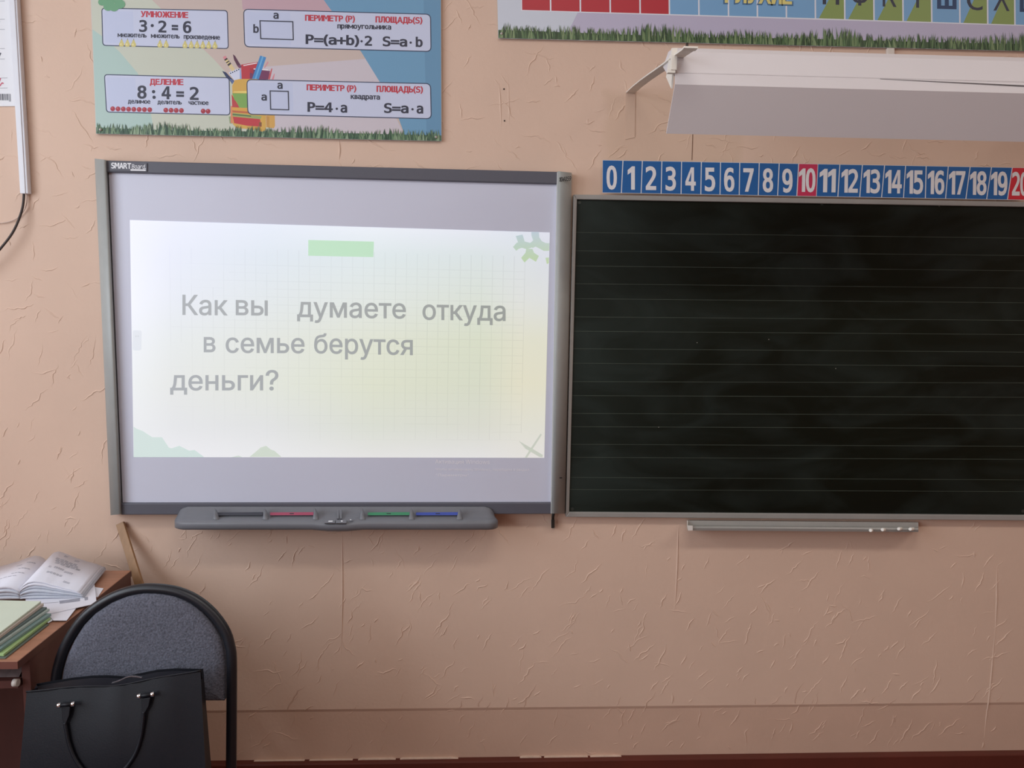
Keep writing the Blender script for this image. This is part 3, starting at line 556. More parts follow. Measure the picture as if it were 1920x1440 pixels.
def s_line(a, b, w, c, k):
    dx, dy = b[0] - a[0], b[1] - a[1]; L = math.hypot(dx, dy); nx, ny = -dy / L * w / 2, dx / L * w / 2
    s_add([(a[0] + nx, a[1] + ny), (b[0] + nx, b[1] + ny), (b[0] - nx, b[1] - ny), (a[0] - nx, a[1] - ny)], c, k)
PU0, PV0 = slide_uv(318, 463); PU1, PV1 = slide_uv(977, 825)
rg = random.Random(5)
cols, rws = 33, 24
for i in range(cols + 1):                                   # squared-paper lines, strong in places and washed out in others
    u = PU0 + (PU1 - PU0) * i / cols; j = 0.0
    while j < rws - 1:
        L = rg.uniform(2, 5); v0 = PV0 + (PV1 - PV0) * j / rws; v1 = PV0 + (PV1 - PV0) * min(rws, j + L) / rws
        st = 0.25 + 0.75 * (i / cols) - 0.8 * max(0, j / rws - 0.45) + rg.uniform(-.25, .25)
        if st > 0.12: s_line(slide_px(u, v0), slide_px(u, v1), 1.1, dim(1 - 0.055 * min(1, st)), 1)
        j += L
for j in range(rws + 1):
    v = PV0 + (PV1 - PV0) * j / rws; i = 0.0
    while i < cols:
        L = rg.uniform(2, 6); u0 = PU0 + (PU1 - PU0) * i / cols; u1 = PU0 + (PU1 - PU0) * min(cols, i + L) / cols
        st = 0.2 + 0.7 * (i / cols) - 0.8 * max(0, j / rws - 0.45) + rg.uniform(-.3, .3)
        if st > 0.12 and j > 1: s_line(slide_px(u0, v), slide_px(u1, v), 1.0, dim(1 - 0.05 * min(1, st)), 1)
        i += L
s_add([(578, 450), (701, 453), (700, 482), (578, 479.5)], (196, 230, 200), 2)                         # green tape
gc = lambda x, y: (196 + (x - 990) * 0.05, 214 + (y - 460) * 0.1, 212 - (y - 445) * 0.75)
def zz(x, y): return (940 + x / 13.714, 420 + y / 13.714)
for p in ([(370, 310), (545, 270), (600, 450), (760, 490), (800, 600), (650, 650), (530, 610), (440, 640), (385, 690), (300, 590), (395, 480), (430, 470)],
          [(640, 640), (800, 640), (840, 740), (965, 820), (890, 970), (720, 870), (595, 990), (510, 870), (620, 740)],
          [(740, 490), (820, 420), (775, 300), (770, 205), (965, 208), (975, 340), (1040, 440), (1140, 490), (1240, 492), (1228, 690), (1090, 690), (960, 620), (880, 580), (800, 620)],
          [(1135, 870), (1222, 860), (1218, 1010), (1170, 1030)]):
    s_add([zz(*q) for q in p], gc, 2)
hill = [(250.5, 800)] + [(150 + x / 3.84, 640 + y / 3.84) for x, y in ((410, 630), (450, 645), (520, 690), (590, 690), (640, 765), (660, 770), (715, 752), (785, 787), (825, 782), (890, 830))]
for a, b in zip(hill, hill[1:]): s_add([a, b, (b[0], 857.3), (a[0], 857)], lambda x, y: (214 - (x - 250) * 0.02, 228, 222), 2)
hl = [(150 + x / 3.84, 640 + y / 3.84) for x, y in ((1220, 832), (1260, 800), (1300, 765), (1340, 752), (1375, 780), (1400, 788), (1450, 832))]
s_add(hl, (212, 222, 208), 2)
s_add([(150 + x / 3.84, 640 + y / 3.84) for x, y in ((1090, 834), (1140, 822), (1170, 834))], (214, 224, 214), 2)
for p in ([(972.5, 826.5), (976, 828.5), (1018, 853), (1017, 857.5), (1011, 856.5), (985, 841)], [(984, 858), (988, 858), (998, 843), (1016, 815), (1013.5, 813), (996, 839)]):
    s_add(p, (206, 211, 198), 2)
s_add(rrect([(249, 619), (265.5, 619.5), (265, 657), (248.5, 657)], 4), (228, 232, 236), 2)
for x in (255, 259): s_add([(x - 1, 629), (x + 1, 629), (x + 1, 632), (x - 1, 632)], (214, 218, 222), 3)
def s_write(txt, x0, y0, x1, y1, cap, c, k=3, bold=0.0):
    vs, fcs = glyphs(txt, bold, 0.0, 'i'); gx0, gx1 = min(v[0] for v in vs), max(v[0] for v in vs); i = len(sv)
    for v in vs:
        t = (v[0] - gx0) / (gx1 - gx0); x = x0 + t * (x1 - x0); y = y0 + t * (y1 - y0) - v[1] / CAPH * cap
        sv.append(tuple(fs_(x, y, k + v[2] * 0.01))); scol.append(c(x, y) if callable(c) else c)
    for f in fcs: sf.append([i + a for a in f])
tc_ = lambda x, y: (176 - (x - 320) * 0.02, 180 - (x - 320) * 0.018, 181 - (x - 320) * 0.03)
for t, x0, y0, x1, y1, cap in (('Как', 342, 590, 427, 591, 37), ('вы', 442, 590.5, 502, 591.5, 37), ('думаете', 557, 594, 761, 597, 37), ('откуда', 792, 599, 948, 601.5, 37),
                               ('в', 382, 660, 404, 660, 37), ('семье', 423, 661, 571, 662, 37), ('берутся', 589, 662, 774, 665.5, 37), ('деньги?', 319, 731.5, 522, 731.5, 37)):
    s_write(t, x0, y0, x1, y1, cap, tc_, 3, 0.018)
me = bpy.data.meshes.new('projected_slide'); me.from_pydata(sv, [], sf); me.materials.append(slide_m)
at = me.attributes.new('slide', 'FLOAT_COLOR', 'POINT')
at.data.foreach_set('color', [x for c in scol for x in (*slide_col(c), 1.0)])
so = bpy.data.objects.new('projected_slide', me); COL.objects.link(so); so.parent = board; so.matrix_parent_inverse = Matrix.Translation(-board.location)
so['label'] = 'bright projected slide with grey writing'
mb = MB(); fm = glow('faint_projected_text', (70, 70, 74), 1.0)
mb_f = lambda x, y: W(x, y, SD + 0.0006)
faint = M('faint_text', (246, 244, 250), 0.45)
write(mb, 'Активация Windows', 816, 869, 918, 870, 7.5, faint, mb_f, font='i')
write(mb, 'Чтобы активировать Windows, перейдите в раздел', 817, 882, 992, 883, 4.5, faint, mb_f, font='i')
write(mb, '"Параметры".', 817, 893, 882, 893, 4.5, faint, mb_f, font='i')
mb.build('faint_notice', board)

# ---- pen tray
tray = thing('pen_tray', 'grey plastic pen tray with coloured slots under the interactive whiteboard', 'pen tray', W(630, 993, 0.06))
tm = M('tray_plastic', (116, 117, 123), 0.45, var=0.02, scale=40)
mb = MB(); rows = []
for x, e, bul in ((327.5, 0.25, 0), (330, 0.55, 0), (335, 0.8, 0), (344, 1, 0), (470, 1, 0), (585, 1, 0), (600, 1, .5), (615, 1, .95), (632, 1, 1), (650, 1, .95), (665, 1, .5), (680, 1, 0), (800, 1, 0), (916, 1, 0), (925, .85, 0), (930, .6, 0), (933.5, .25, 0)):
    f = 0.05 + 0.085 * (0.55 + 0.45 * e)
    xt = 630 + (x - 630) * 0.972
    pr = [(xt, 949 + (1 - e) * 14, 0.0515), (xt, 951 + (1 - e) * 12, 0.056), (xt * .8 + x * .2, 961 + (1 - e) * 8, 0.068), (x, 974 + (1 - e) * 2, f - 0.018), (x, 976.5 + bul, f - 0.008),
          (x, 980 + bul * 2.5, f + bul * 0.008), (x, 983 + bul * 2.5, f + 0.002 + bul * 0.009), (x, 990.5 + bul * 3 - (1 - e) * 4, f + bul * 0.006), (x, 993.3 + bul * 3.2 - (1 - e) * 6, f - 0.006), (x, 991 + bul - (1 - e) * 6, 0.07), (x, 985, 0.0515)]
    rows.append([W(*p) for p in pr])
mb.grid(rows, tm, True, True); mb.face(rows[0][::-1], tm); mb.face(rows[-1], tm)
bd = mb.build('tray_body', tray)
def tsurf(x, y):                                            # the sloping pocket floor of the tray
    t = (y - 951) / (974 - 951); return W(x, y, 0.0575 + t * 0.0605)
for x0, x1, c, lab in ((408, 493, (60, 61, 70), 'dark grey slot strip'), (507, 588, (168, 74, 100), 'red slot strip'), (690, 768, (62, 140, 100), 'green slot strip'), (780, 862, (62, 82, 170), 'blue slot strip')):
    mb = MB(); m = M('slot_%s' % lab.split()[0] + str(x0), c, 0.5); a = [(x0, 961), (x1, 960.5), (x1, 966), (x0, 966.3)]
    mb.prism([tsurf(*p) for p in a], (0, -0.0028, 0.0012), m); mb_m = (x0 + x1) / 2
    if x0 > 500:
        q = [tsurf(mb_m - 4, 962.4), tsurf(mb_m + 4, 962.4), tsurf(mb_m + 4, 964), tsurf(mb_m - 4, 964)]
        mb.prism([p + Vector((0, -0.0029, 0.0012)) for p in q], (0, -0.0004, 0), ink((40, 40, 48)))
    o = mb.build('slot_strip', tray); o['label'] = lab
for x in (405, 498, 592, 680, 772, 862):                    # finger-shaped dividers
    mb = MB(); a = tsurf(x - 6, 974); b = tsurf(x + 6, 974); c = tsurf(x + 2.5, 958); d = tsurf(x - 2.5, 958)
    up = Vector((0, -0.009, 0.014)); mid = (a + b) / 2 + Vector((0, 0.006, 0)) ; top_ = (c + d) / 2
    r0 = [a, tsurf(x - 5, 968), d, tsurf(x, 956), c, tsurf(x + 5, 968), b]
    apex0, apex1 = tsurf(x, 972) + up * 0.8, tsurf(x, 961) + up * 1.2
    for i in range(len(r0)):
        j = (i + 1) % len(r0); ap = apex1 if i in (1, 2, 3, 4) else apex0
        mb.face([r0[i], r0[j], ap], tm, True)
    mb.face([r0[1], apex0, apex1], tm, True); mb.face([r0[5], apex1, apex0], tm, True)
    mb.build('divider', tray)
for x in (634, 639.5):
    mb = MB(); mb.prism([tsurf(x - 1.6, 957), tsurf(x + 1.6, 957), tsurf(x + 1.6, 974), tsurf(x - 1.6, 974)], (0, -0.004, 0.004), tm); mb.build('rib', tray)
def bsurf(x, y): return W(x, y, 0.0) if False else W(x, y, 0.118 + (y - 975) * 0.004)
for x0, x1, sym in ((610, 629, [(617, 978), (625, 978), (624, 980.2), (616, 980.2)]), (631, 650.5, [(640, 977.3), (644, 978.2), (642.5, 980), (640, 980)])):
    mb = MB(); q = [bsurf(x0, 976.8), bsurf(x1, 976.8), bsurf(x1 - 0.5, 982.3), bsurf(x0 - 1, 982.3)]
    mb.prism(q, (0, -0.006, 0.0045), tm); mb.prism([bsurf(*p) + Vector((0, -0.0061, 0.0046)) for p in sym], (0, -0.0004, 0.0003), wht)
    mb.build('button', tray)
mb = MB(); disc(mb, 659, 976.5, 3.4, 1.6, tm, lambda x, y: bsurf(x, y) + Vector((0, -0.005, 0.004))); disc(mb, 658, 976.2, 1.5, .8, wht, lambda x, y: bsurf(x, y) + Vector((0, -0.0056, 0.0045))); mb.build('button', tray)

# ---- small plug under the right rail
plug = thing('cable_plug', 'small black plug hanging below the right corner of the interactive whiteboard', 'plug', W(1037, 990, 0.02))
pm = M('black_plastic', (38, 34, 30), 0.5); mb = MB()
mb.hexa([W(1033.5, 974, .022), W(1040, 974, .022), W(1040, 990, .022), W(1033.5, 990.5, .022)], [W(1033.5, 974, .008), W(1040, 974, .008), W(1040, 990, .008), W(1033.5, 990.5, .008)], pm)
bevel(mb.build('plug_body', plug), 0.002)
mb = MB(); mb.tube([W(1038, 961, .02), W(1037, 968, .018), W(1036.7, 975, .016)], 0.0045, pm, 8); mb.build('cord', plug)
mb = MB(); g = M('nickel', (170, 165, 155), 0.3, 0.8)
for x in (1037, 1039.5): mb.tube([W(x, 989, .016), W(x, 992.5, .016)], 0.0009, g, 6)
mb.build('contact_pins', plug)

# ================================================================== CHALKBOARD
cb = thing('chalkboard', 'dark green lined chalkboard in a thin aluminium frame', 'chalkboard', W(1500, 975, 0))
XR = W(1081, 600, 0.02).x + 1.5                             # right end of the 1.5 m board, outside the picture
def wx(px, py, d):                                           # points past the right end are cut at the board's end
    p = W(px, py, d); return p
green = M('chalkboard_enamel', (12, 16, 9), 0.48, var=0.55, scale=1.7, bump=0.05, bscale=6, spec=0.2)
CD = 0.020
def smear_glow(m, x0, x1):                                        # wiped chalk smears, plus a pale glow painted in towards the left end
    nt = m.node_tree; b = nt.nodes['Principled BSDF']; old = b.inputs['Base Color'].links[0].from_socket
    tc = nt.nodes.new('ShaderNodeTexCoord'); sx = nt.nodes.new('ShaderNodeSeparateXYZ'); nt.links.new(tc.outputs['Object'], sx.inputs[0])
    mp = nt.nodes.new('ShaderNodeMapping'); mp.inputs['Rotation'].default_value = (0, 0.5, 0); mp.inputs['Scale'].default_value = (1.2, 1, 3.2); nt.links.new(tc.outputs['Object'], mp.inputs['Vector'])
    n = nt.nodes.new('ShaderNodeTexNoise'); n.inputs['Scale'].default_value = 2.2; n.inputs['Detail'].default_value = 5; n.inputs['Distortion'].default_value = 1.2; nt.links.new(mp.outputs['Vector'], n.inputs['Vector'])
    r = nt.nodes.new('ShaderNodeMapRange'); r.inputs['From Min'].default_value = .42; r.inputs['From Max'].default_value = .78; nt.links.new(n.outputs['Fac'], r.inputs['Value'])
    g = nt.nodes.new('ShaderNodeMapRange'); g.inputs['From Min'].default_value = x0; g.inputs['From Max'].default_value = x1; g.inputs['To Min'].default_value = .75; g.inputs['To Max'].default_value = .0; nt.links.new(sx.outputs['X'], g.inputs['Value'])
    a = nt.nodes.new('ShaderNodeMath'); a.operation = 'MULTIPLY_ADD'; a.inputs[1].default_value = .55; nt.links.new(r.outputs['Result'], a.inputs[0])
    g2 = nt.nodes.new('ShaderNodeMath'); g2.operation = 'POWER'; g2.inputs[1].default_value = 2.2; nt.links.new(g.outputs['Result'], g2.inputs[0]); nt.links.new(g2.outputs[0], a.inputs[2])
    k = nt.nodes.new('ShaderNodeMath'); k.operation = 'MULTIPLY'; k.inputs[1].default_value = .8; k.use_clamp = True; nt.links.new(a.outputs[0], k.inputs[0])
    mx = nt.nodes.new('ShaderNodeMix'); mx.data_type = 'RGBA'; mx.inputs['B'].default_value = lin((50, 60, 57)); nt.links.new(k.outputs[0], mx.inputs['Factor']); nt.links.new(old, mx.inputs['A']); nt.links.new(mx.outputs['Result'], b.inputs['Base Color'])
smear_glow(green, W(1075, 600, CD).x, W(1420, 600, CD).x)
PXR = 1950
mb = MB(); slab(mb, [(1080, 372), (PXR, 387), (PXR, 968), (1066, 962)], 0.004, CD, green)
rule = M('ruled_line', (58, 66, 58), 0.6, var=0.5, scale=7)
fr_ = lambda x, y: W(x, y, CD + 0.0003)
for yl, yr in ((435.7, 447), (470, 479.5), (498.5, 508), (532, 540.5), (560, 568), (594, 601), (621, 627.5), (653.7, 660.5), (681, 687), (715.5, 718), (741.7, 745), (775, 778.5), (800, 803.5), (833, 837), (857.3, 861.5), (895, 900), (917.7, 922)):
    xl = 1081 - (yl - 374) * 0.0245 + 1
    line(mb, (xl, yl), (PXR, yr), 0.8, rule, fr_)
for x, y in ((1307, 642.5), (1441.5, 636.5), (1567, 691), (1235, 801), (1761, 386.5)): disc(mb, x, y, 0.9, 0.8, ink((150, 150, 140)), fr_, 8)
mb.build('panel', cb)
fa = M('frame_aluminium', (160, 158, 154), 0.4, 0.15, var=0.05, scale=12)
for c in ([(1076, 364.5), (PXR + 8, 379), (PXR + 8, 388.5), (1081.5, 373.7)], [(1067, 960.3), (PXR + 8, 966.5), (PXR + 8, 976.5), (1061, 969.5)], [(1075.5, 364.5), (1082, 373.5), (1067.3, 960.5), (1060.8, 969.5)], [(PXR, 387), (PXR + 8, 379), (PXR + 8, 976.5), (PXR, 967)]):
    mb = MB(); slab(mb, c, 0.002, CD + 0.008, fa); bevel(mb.build('frame_rail', cb), 0.002)
for x, y in ((1086.5, 380), (1073, 954.5), (1541, 381.5), (1918, 958.5)):
    mb = MB(); disc(mb, x, y, 2.6, 2.6, M('dull_rivet', (70, 76, 72), 0.4, 0.5), lambda a, b: W(a, b, CD + 0.0016)); disc(mb, x, y, 3.4, 3.4, M('rivet_rim', (50, 56, 52), 0.4, 0.3), lambda a, b: W(a, b, CD + 0.0008)); mb.build('rivet', cb)

ct = thing('chalk_tray', 'narrow aluminium chalk tray under the green chalkboard', 'chalk tray', W(1500, 998, 0.03))
mb = MB(); rows = []
for x, dy in ((1289.5, 0), (1722, 3.6)):
    pr = [(x, 975 + dy, 0.012), (x, 976 + dy, 0.026), (x, 984.5 + dy, 0.030), (x, 988 + dy * .8, 0.058), (x, 986.8 + dy * .8, 0.066), (x, 990 + dy * .9, 0.070), (x, 994.6 + dy * .8, 0.068), (x, 993.5 + dy * .8, 0.060), (x, 987 + dy, 0.012)]
    rows.append([W(*p) for p in pr])
mb.grid(rows, fa, False, True); mb.face(rows[0][::-1], fa); mb.face(rows[1], fa); mb.build('trough', ct)
cap = M('white_cap', (226, 222, 216), 0.5); mb = MB()
mb.hexa([W(1288.5, 985, .074), W(1299, 985.5, .074), W(1299, 994.5, .074), W(1290, 995, .074)], [W(1289, 985, .05), W(1299, 985.5, .05), W(1299, 994.5, .05), W(1290, 995, .05)], cap)
mb.hexa([W(1288, 976, .03), W(1289.6, 976, .03), W(1290.5, 994, .07), W(1288.6, 992, .07)], [W(1288, 976, .012), W(1289.6, 976, .012), W(1290.5, 994, .03), W(1288.6, 992, .03)], cap)
mb.build('end_cap', ct)
chalk_m = M('chalk', (246, 243, 236), 0.95, var=0.03, scale=200)
for (x, y, dx, lab) in ((1633, 994.6, 1.0, 'small round chalk end in the tray, leftmost of the four'), (1655, 993.3, 4, 'short chalk piece in the tray, second of four from the left'),
                        (1685.5, 991.8, 3.5, 'thickest chalk piece in the tray, second of four from the right'), (1707, 992.2, 5.5, 'chalk piece lying nearest the right end of the tray')):
    mb = MB(); a = W(x - 1, y, 0.080); b = W(x + dx + 1.5, y - 0.6, 0.055); mb.tube([a, a + (b - a) * .15, a + (b - a) * .85, b], [0.0042, 0.0056, 0.0056, 0.0046], chalk_m, 10)
    tag(mb.build('chalk_stick'), lab, 'chalk', 'chalk pieces in the tray')

# ================================================================== NUMBER STRIPS
tops = [1130, 1168, 1204.4, 1241, 1278, 1315, 1351, 1387, 1423.6, 1461, 1497.5, 1534, 1574.7, 1617, 1658.6, 1698, 1736.6, 1778, 1819, 1859, 1898, 1936]
bots = [1129.6, 1165, 1202, 1239.6, 1277, 1314, 1350, 1386, 1421.7, 1458, 1494, 1531, 1571, 1612, 1653, 1694, 1735, 1773, 1811, 1850, 1889, 1930]
ty = lambda x: 300 + (x - 1130) * 0.01823
by = lambda x: 361.6 + (x - 1130) * 0.01735
nb, nr, nrb, nd = ink((20, 92, 158)), ink((196, 44, 84)), ink((206, 36, 54)), ink((226, 224, 226))
NDp = 0.030
def strip(a, b, label):
    root = thing('number_strip', label, 'number strip', W((tops[a] + tops[b]) / 2, by(tops[a]), 0), 'number strips above the chalkboard')
    mb = MB(); fnn = lambda x, y: W(x, y, NDp + 0.0012); fn2 = lambda x, y: W(x, y, NDp + 0.0018)
    slab(mb, [(tops[a], ty(tops[a])), (tops[b], ty(tops[b])), (bots[b], by(bots[b])), (bots[a], by(bots[a]))], NDp, NDp + 0.0008, M('strip_card', (226, 228, 232), 0.5))
    for n in range(a, b):
        g_ = 0.9
        m = {10: nr, 20: nrb}.get(n, nb)
        x0, x1, q0, q1 = tops[n] + (g_ if n > a else 0.3), tops[n + 1] - g_, bots[n] + (g_ if n > a else 0.3), bots[n + 1] - g_
        poly(mb, [(x0, ty(x0) + .6), (x1, ty(x1) + .6), (q1, by(q1) - .8), (q0, by(q0) - .8)], m, fnn)
        cxm = (tops[n] + tops[n + 1] + bots[n] + bots[n + 1]) / 4
        if n < 10:
            hw = 6.8 if n == 1 else 9.8; s = -1.2; b0 = by(cxm) - 8.5
            write(mb, str(n), cxm - hw + s, b0, cxm + hw + s, b0 + .3, 41, nd, fn2, 0.045)
        else:
            hw = 15.5; b0 = by(cxm) - 10
            write(mb, str(n), cxm - hw - .5, b0, cxm + hw - .5, b0 + .3, 41, nd, fn2, 0.045, 0.03)
    mb.build('card', root)
    return root
strip(0, 11, 'strip of blue number tiles 0 to 9 and a pink 10 above the chalkboard')
strip(11, 21, 'strip of slanted number tiles 11 to 20 above the chalkboard, right end in red')

# ================================================================== POSTERS
def grass(mb, x0, x1, ybot, ytop, fn, n, seed, cols, hmin=0.35):
    r = random.Random(seed)
    for k in range(n):
        x = r.uniform(x0 + 1, x1 - 1); yb = ybot(x); h = (yb - ytop(x)) * r.uniform(hmin, 1.0); w = r.uniform(1.0, 2.4)
        lx = min(max(x + r.uniform(-6, 6), x0 + .5), x1 - .5)
        m = ink(cols[r.randrange(len(cols))])
        mx = (x * .6 + lx * .4); my = yb - h * .55
        poly(mb, [(max(x0, x - w), yb), (min(x1, x + w), yb), (mx + w * .6, my), (lx, yb - h), (mx - w * .6, my)], m, fn)
GR = [(78, 108, 84), (96, 128, 96), (62, 92, 70), (120, 146, 112), (52, 80, 62), (142, 164, 134)]
# ---- left poster: arithmetic and perimeter formulas
PD = 0.010
lp = thing('formula_poster', 'poster of multiplication, division, perimeter and area formulas with a schoolbag', 'poster', W(500, 258, 0))
white_edge = M('poster_edge', (216, 216, 214), 0.5)
mb = MB()
mb.hexa([W(163, -170, PD), W(826, -185, PD), W(828, 265, PD), W(180, 251, PD)], [W(163, -170, .0035), W(826, -185, .0035), W(828, 265, .0035), W(180, 251, .0035)], white_edge)
L = lambda k: (lambda x, y: W(x, y, PD + 0.0003))
pY = lambda x: 251 + (x - 180) * 14 / 648
poly(mb, [(163.5, -169), (825.5, -184), (827.5, 264), (180.5, 250)], ink((204, 186, 178)), L(1))
poly(mb, [(163.5, -169), (200, -170), (285, 0), (400, 110), (450, 165), (520, 257), (180.5, 250), (171, 0)], ink((202, 206, 190)), L(2))
poly(mb, [(173.5, 55), (200, 74), (225, 98), (258, 137), (275, 170), (290, 252), (180.5, 250)], ink((178, 203, 196)), L(3))
poly(mb, [(440, -178), (560, -181), (622, 22), (455, 18)], ink((198, 166, 176)), L(2))
poly(mb, [(430, 130), (690, 110), (711, 152), (762, 262), (520, 257), (470, 190)], ink((207, 198, 206)), L(3))
poly(mb, [(560, -181), (825.5, -184), (827.5, 264), (762, 262.5), (745, 215), (711, 152), (677, 97), (607, 0)], ink((112, 160, 194)), L(4))
poly(mb, [(790, -184), (825.5, -184), (827.5, 264), (800, 263)], ink((104, 150, 184)), L(5))
navy, red, blk = ink((48, 58, 88)), ink((194, 54, 72)), ink((52, 54, 72))
pan = ink((203, 209, 232)); pan2 = ink((197, 205, 231))
# schoolbag
def bz(x, y): return (400 + x / 8.471, 90 + y / 8.471)
for c, p in (((210, 150, 160), [(860, 210), (880, 230), (820, 320), (805, 310)]), ((200, 90, 96), [(925, 320), (938, 330), (900, 500), (860, 495)]), ((216, 140, 150), [(968, 400), (975, 420), (960, 500), (925, 500)]),
             ((190, 60, 70), [(440, 265), (700, 222), (720, 250), (720, 520), (450, 520)]), ((240, 235, 238), [(475, 272), (690, 232), (692, 246), (480, 286)]),
             ((120, 58, 96), [(580, 330), (900, 365), (870, 500), (580, 510)]), ((240, 235, 238), [(640, 325), (870, 340), (868, 355), (640, 340)]), ((170, 50, 66), [(580, 320), (640, 330), (630, 410), (580, 390)]),
             ((70, 140, 200), [(745, 120), (840, 150), (720, 500), (615, 490)]), ((110, 175, 222), [(775, 128), (800, 136), (680, 495), (655, 492)]),
             ((218, 140, 150), [(150, 145), (195, 120), (215, 155), (172, 185)]), ((64, 56, 60), [(172, 185), (215, 155), (285, 250), (240, 290)]), ((226, 206, 150), [(185, 205), (230, 178), (245, 200), (200, 228)]), ((226, 206, 150), [(210, 245), (256, 214), (266, 230), (222, 262)]), ((222, 200, 150), [(240, 290), (285, 250), (345, 340), (300, 380)]),
             ((92, 50, 74), [(310, 100), (345, 125), (430, 265), (380, 285), (330, 190)]), ((120, 70, 100), [(380, 285), (430, 265), (450, 300), (420, 330)]),
             ((214, 218, 238), [(240, 390), (420, 320), (450, 500), (330, 510)]), ((150, 170, 216), [(420, 330), (436, 330), (450, 500), (420, 500)]),
             ((50, 60, 96), [(140, 365), (200, 385), (250, 440), (330, 520), (300, 575), (250, 500), (200, 460)]), ((90, 110, 160), [(255, 490), (300, 500), (335, 530), (300, 570)])):
    poly(mb, [bz(*q) for q in p], ink(c), L(6))
for k in range(5): disc(mb, *bz(275 + 32 * k, 402 - 15 * k), 1.2, 1.4, navy, L(7), 8)
for c, p in (((216, 168, 90), [(840, 1050), (975, 1050), (980, 1240), (960, 1275), (840, 1260)]), ((200, 150, 80), [(840, 1080), (890, 1090), (890, 1250), (850, 1250)]),
             ((150, 170, 130), [(245, 1090), (300, 1080), (300, 1200), (260, 1200)]), ((222, 140, 100), [(275, 920), (320, 920), (320, 1200), (275, 1190)]),
             ((216, 172, 84), [(300, 600), (340, 510), (420, 492), (700, 492), (840, 620), (835, 1300), (790, 1330), (540, 1285), (370, 1270), (310, 1210)]),
             ((236, 212, 120), [(330, 690), (540, 680), (540, 720), (310, 706)]), ((190, 70, 74), [(290, 735), (420, 950), (300, 945)]), ((130, 172, 90), [(300, 720), (560, 722), (560, 950), (415, 950), (370, 860), (335, 820)]),
             ((222, 168, 80), [(300, 940), (560, 955), (560, 1010), (300, 990)]), ((196, 110, 70), [(300, 990), (560, 1010), (560, 1040), (310, 1025)]),
             ((158, 172, 110), [(305, 1030), (770, 1085), (745, 1130), (305, 1085)]), ((80, 110, 70), [(305, 1045), (600, 1075), (600, 1092), (305, 1062)]), ((196, 62, 70), [(310, 1090), (740, 1130), (770, 1250), (540, 1235), (330, 1195)]), ((140, 90, 60), [(725, 1180), (768, 1180), (768, 1245), (725, 1235)])):
    poly(mb, [bz(*q) for q in p], ink(c), L(7))
FR = [[(190, 14.5), (427, 19), (429, 92), (192, 86)], [(195, 139), (430.5, 145), (432, 216.5), (199, 211)], [(456, 16.5), (808, 26), (809, 97.5), (458, 88.5)], [(462, 148.5), (808, 156), (809.5, 223.5), (464, 215)]]
for i, c in enumerate(FR):
    poly(mb, rrect(c, 7 if i < 2 else 10), pan, L(8))
    w3 = (c[1][0] - c[0][0]) * 0.25
    poly(mb, [(c[0][0] + 5, c[0][1] + 6), (c[0][0] + w3, c[0][1] + 7), (c[3][0] + w3, c[3][1] - 4), (c[3][0] + 5, c[3][1] - 6)], pan2, L(9))
    ring(mb, c, 7 if i < 2 else 10, 1.7, navy, L(10))
T = L(11)
def wr(t, x0, y0, x1, y1, cap, m=blk, b=0.05): write(mb, t, x0, y0, x1, y1, cap, m, T, b)
wr('УМНОЖЕНИЕ', 264, 31.5, 353, 33.5, 10.5, red); wr('3', 261, 59, 276, 59, 20.5); disc(mb, 285.5, 48, 3, 3, blk, T); wr('2', 297, 60, 312, 60.5, 20.5); wr('=', 322, 60.5, 334, 61, 21); wr('6', 343, 61, 359, 61.3, 20.5)
wr('множитель', 220.5, 69.3, 275, 70.3, 8.4); wr('множитель', 283, 70.7, 337, 72, 8.4); wr('произведение', 344.5, 72.5, 412.5, 74.2, 8.4)
wr('ДЕЛЕНИЕ', 281, 158.5, 344, 159.3, 10.5, red); wr('8', 257.5, 184, 275, 184, 22.5); disc(mb, 288, 172, 3.2, 3.2, blk, T); disc(mb, 289, 182.5, 3.2, 3.2, blk, T)
wr('4', 303, 185, 320.5, 185.5, 22.5); wr('=', 330.5, 186, 345, 186.3, 22.5); wr('2', 356, 186.5, 372.5, 187, 22.5)
wr('делимое', 240, 193.7, 282, 194.4, 8); wr('делитель', 295.5, 195, 341, 195.8, 8); wr('частное', 353.5, 196, 391, 196.7, 8)
pear, pear2, stem = ink((214, 202, 130)), ink((232, 224, 168)), ink((120, 110, 70))
for x in (228, 239, 250.5, 300, 311.5, 347, 358.5, 369.5, 380.5, 391.5, 403):
    yc = 81 + (x - 228) * 0.022
    poly(mb, [(x - 1.6, yc - 6), (x, yc - 7), (x + 1.6, yc - 6), (x + 2.6, yc - 2.5), (x + 4.6, yc + 1), (x + 4.9, yc + 3.6), (x + 3.2, yc + 6), (x, yc + 6.6), (x - 3.2, yc + 6), (x - 4.9, yc + 3.6), (x - 4.6, yc + 1), (x - 2.6, yc - 2.5)], pear, T)
    disc(mb, x - 1.2, yc + 2, 1.5, 2, pear2, L(12), 8); line(mb, (x, yc - 6), (x + .6, yc - 9), .8, stem, L(12))
chy, chh = ink((168, 46, 62)), ink((206, 110, 118))
for x in [211.5 + 9.9 * k for k in range(8)] + [311, 320.8, 330.4, 340.2, 381, 390.2]:
    yc = 204 + (x - 211) * 0.026; disc(mb, x, yc, 4.5, 4.6, chy, T); disc(mb, x - 1.2, yc - 1.5, 1.3, 1.2, chh, L(12), 8)
wr('a', 512.5, 34.7, 522.5, 35, 13.5); wr('b', 475, 61, 485.5, 61.2, 14.5)
ring(mb, [(486.5, 38), (550, 39.8), (551, 75.5), (488, 73.5)], 0.6, 2.0, blk, T)
wr('ПЕРИМЕТР (P)', 572, 38.6, 665.5, 40.8, 10.5, red); wr('ПЛОЩАДЬ(S)', 704, 41.8, 792, 43.8, 10.8, red); wr('прямоугольника', 632.5, 53, 733.5, 55.3, 9.2)
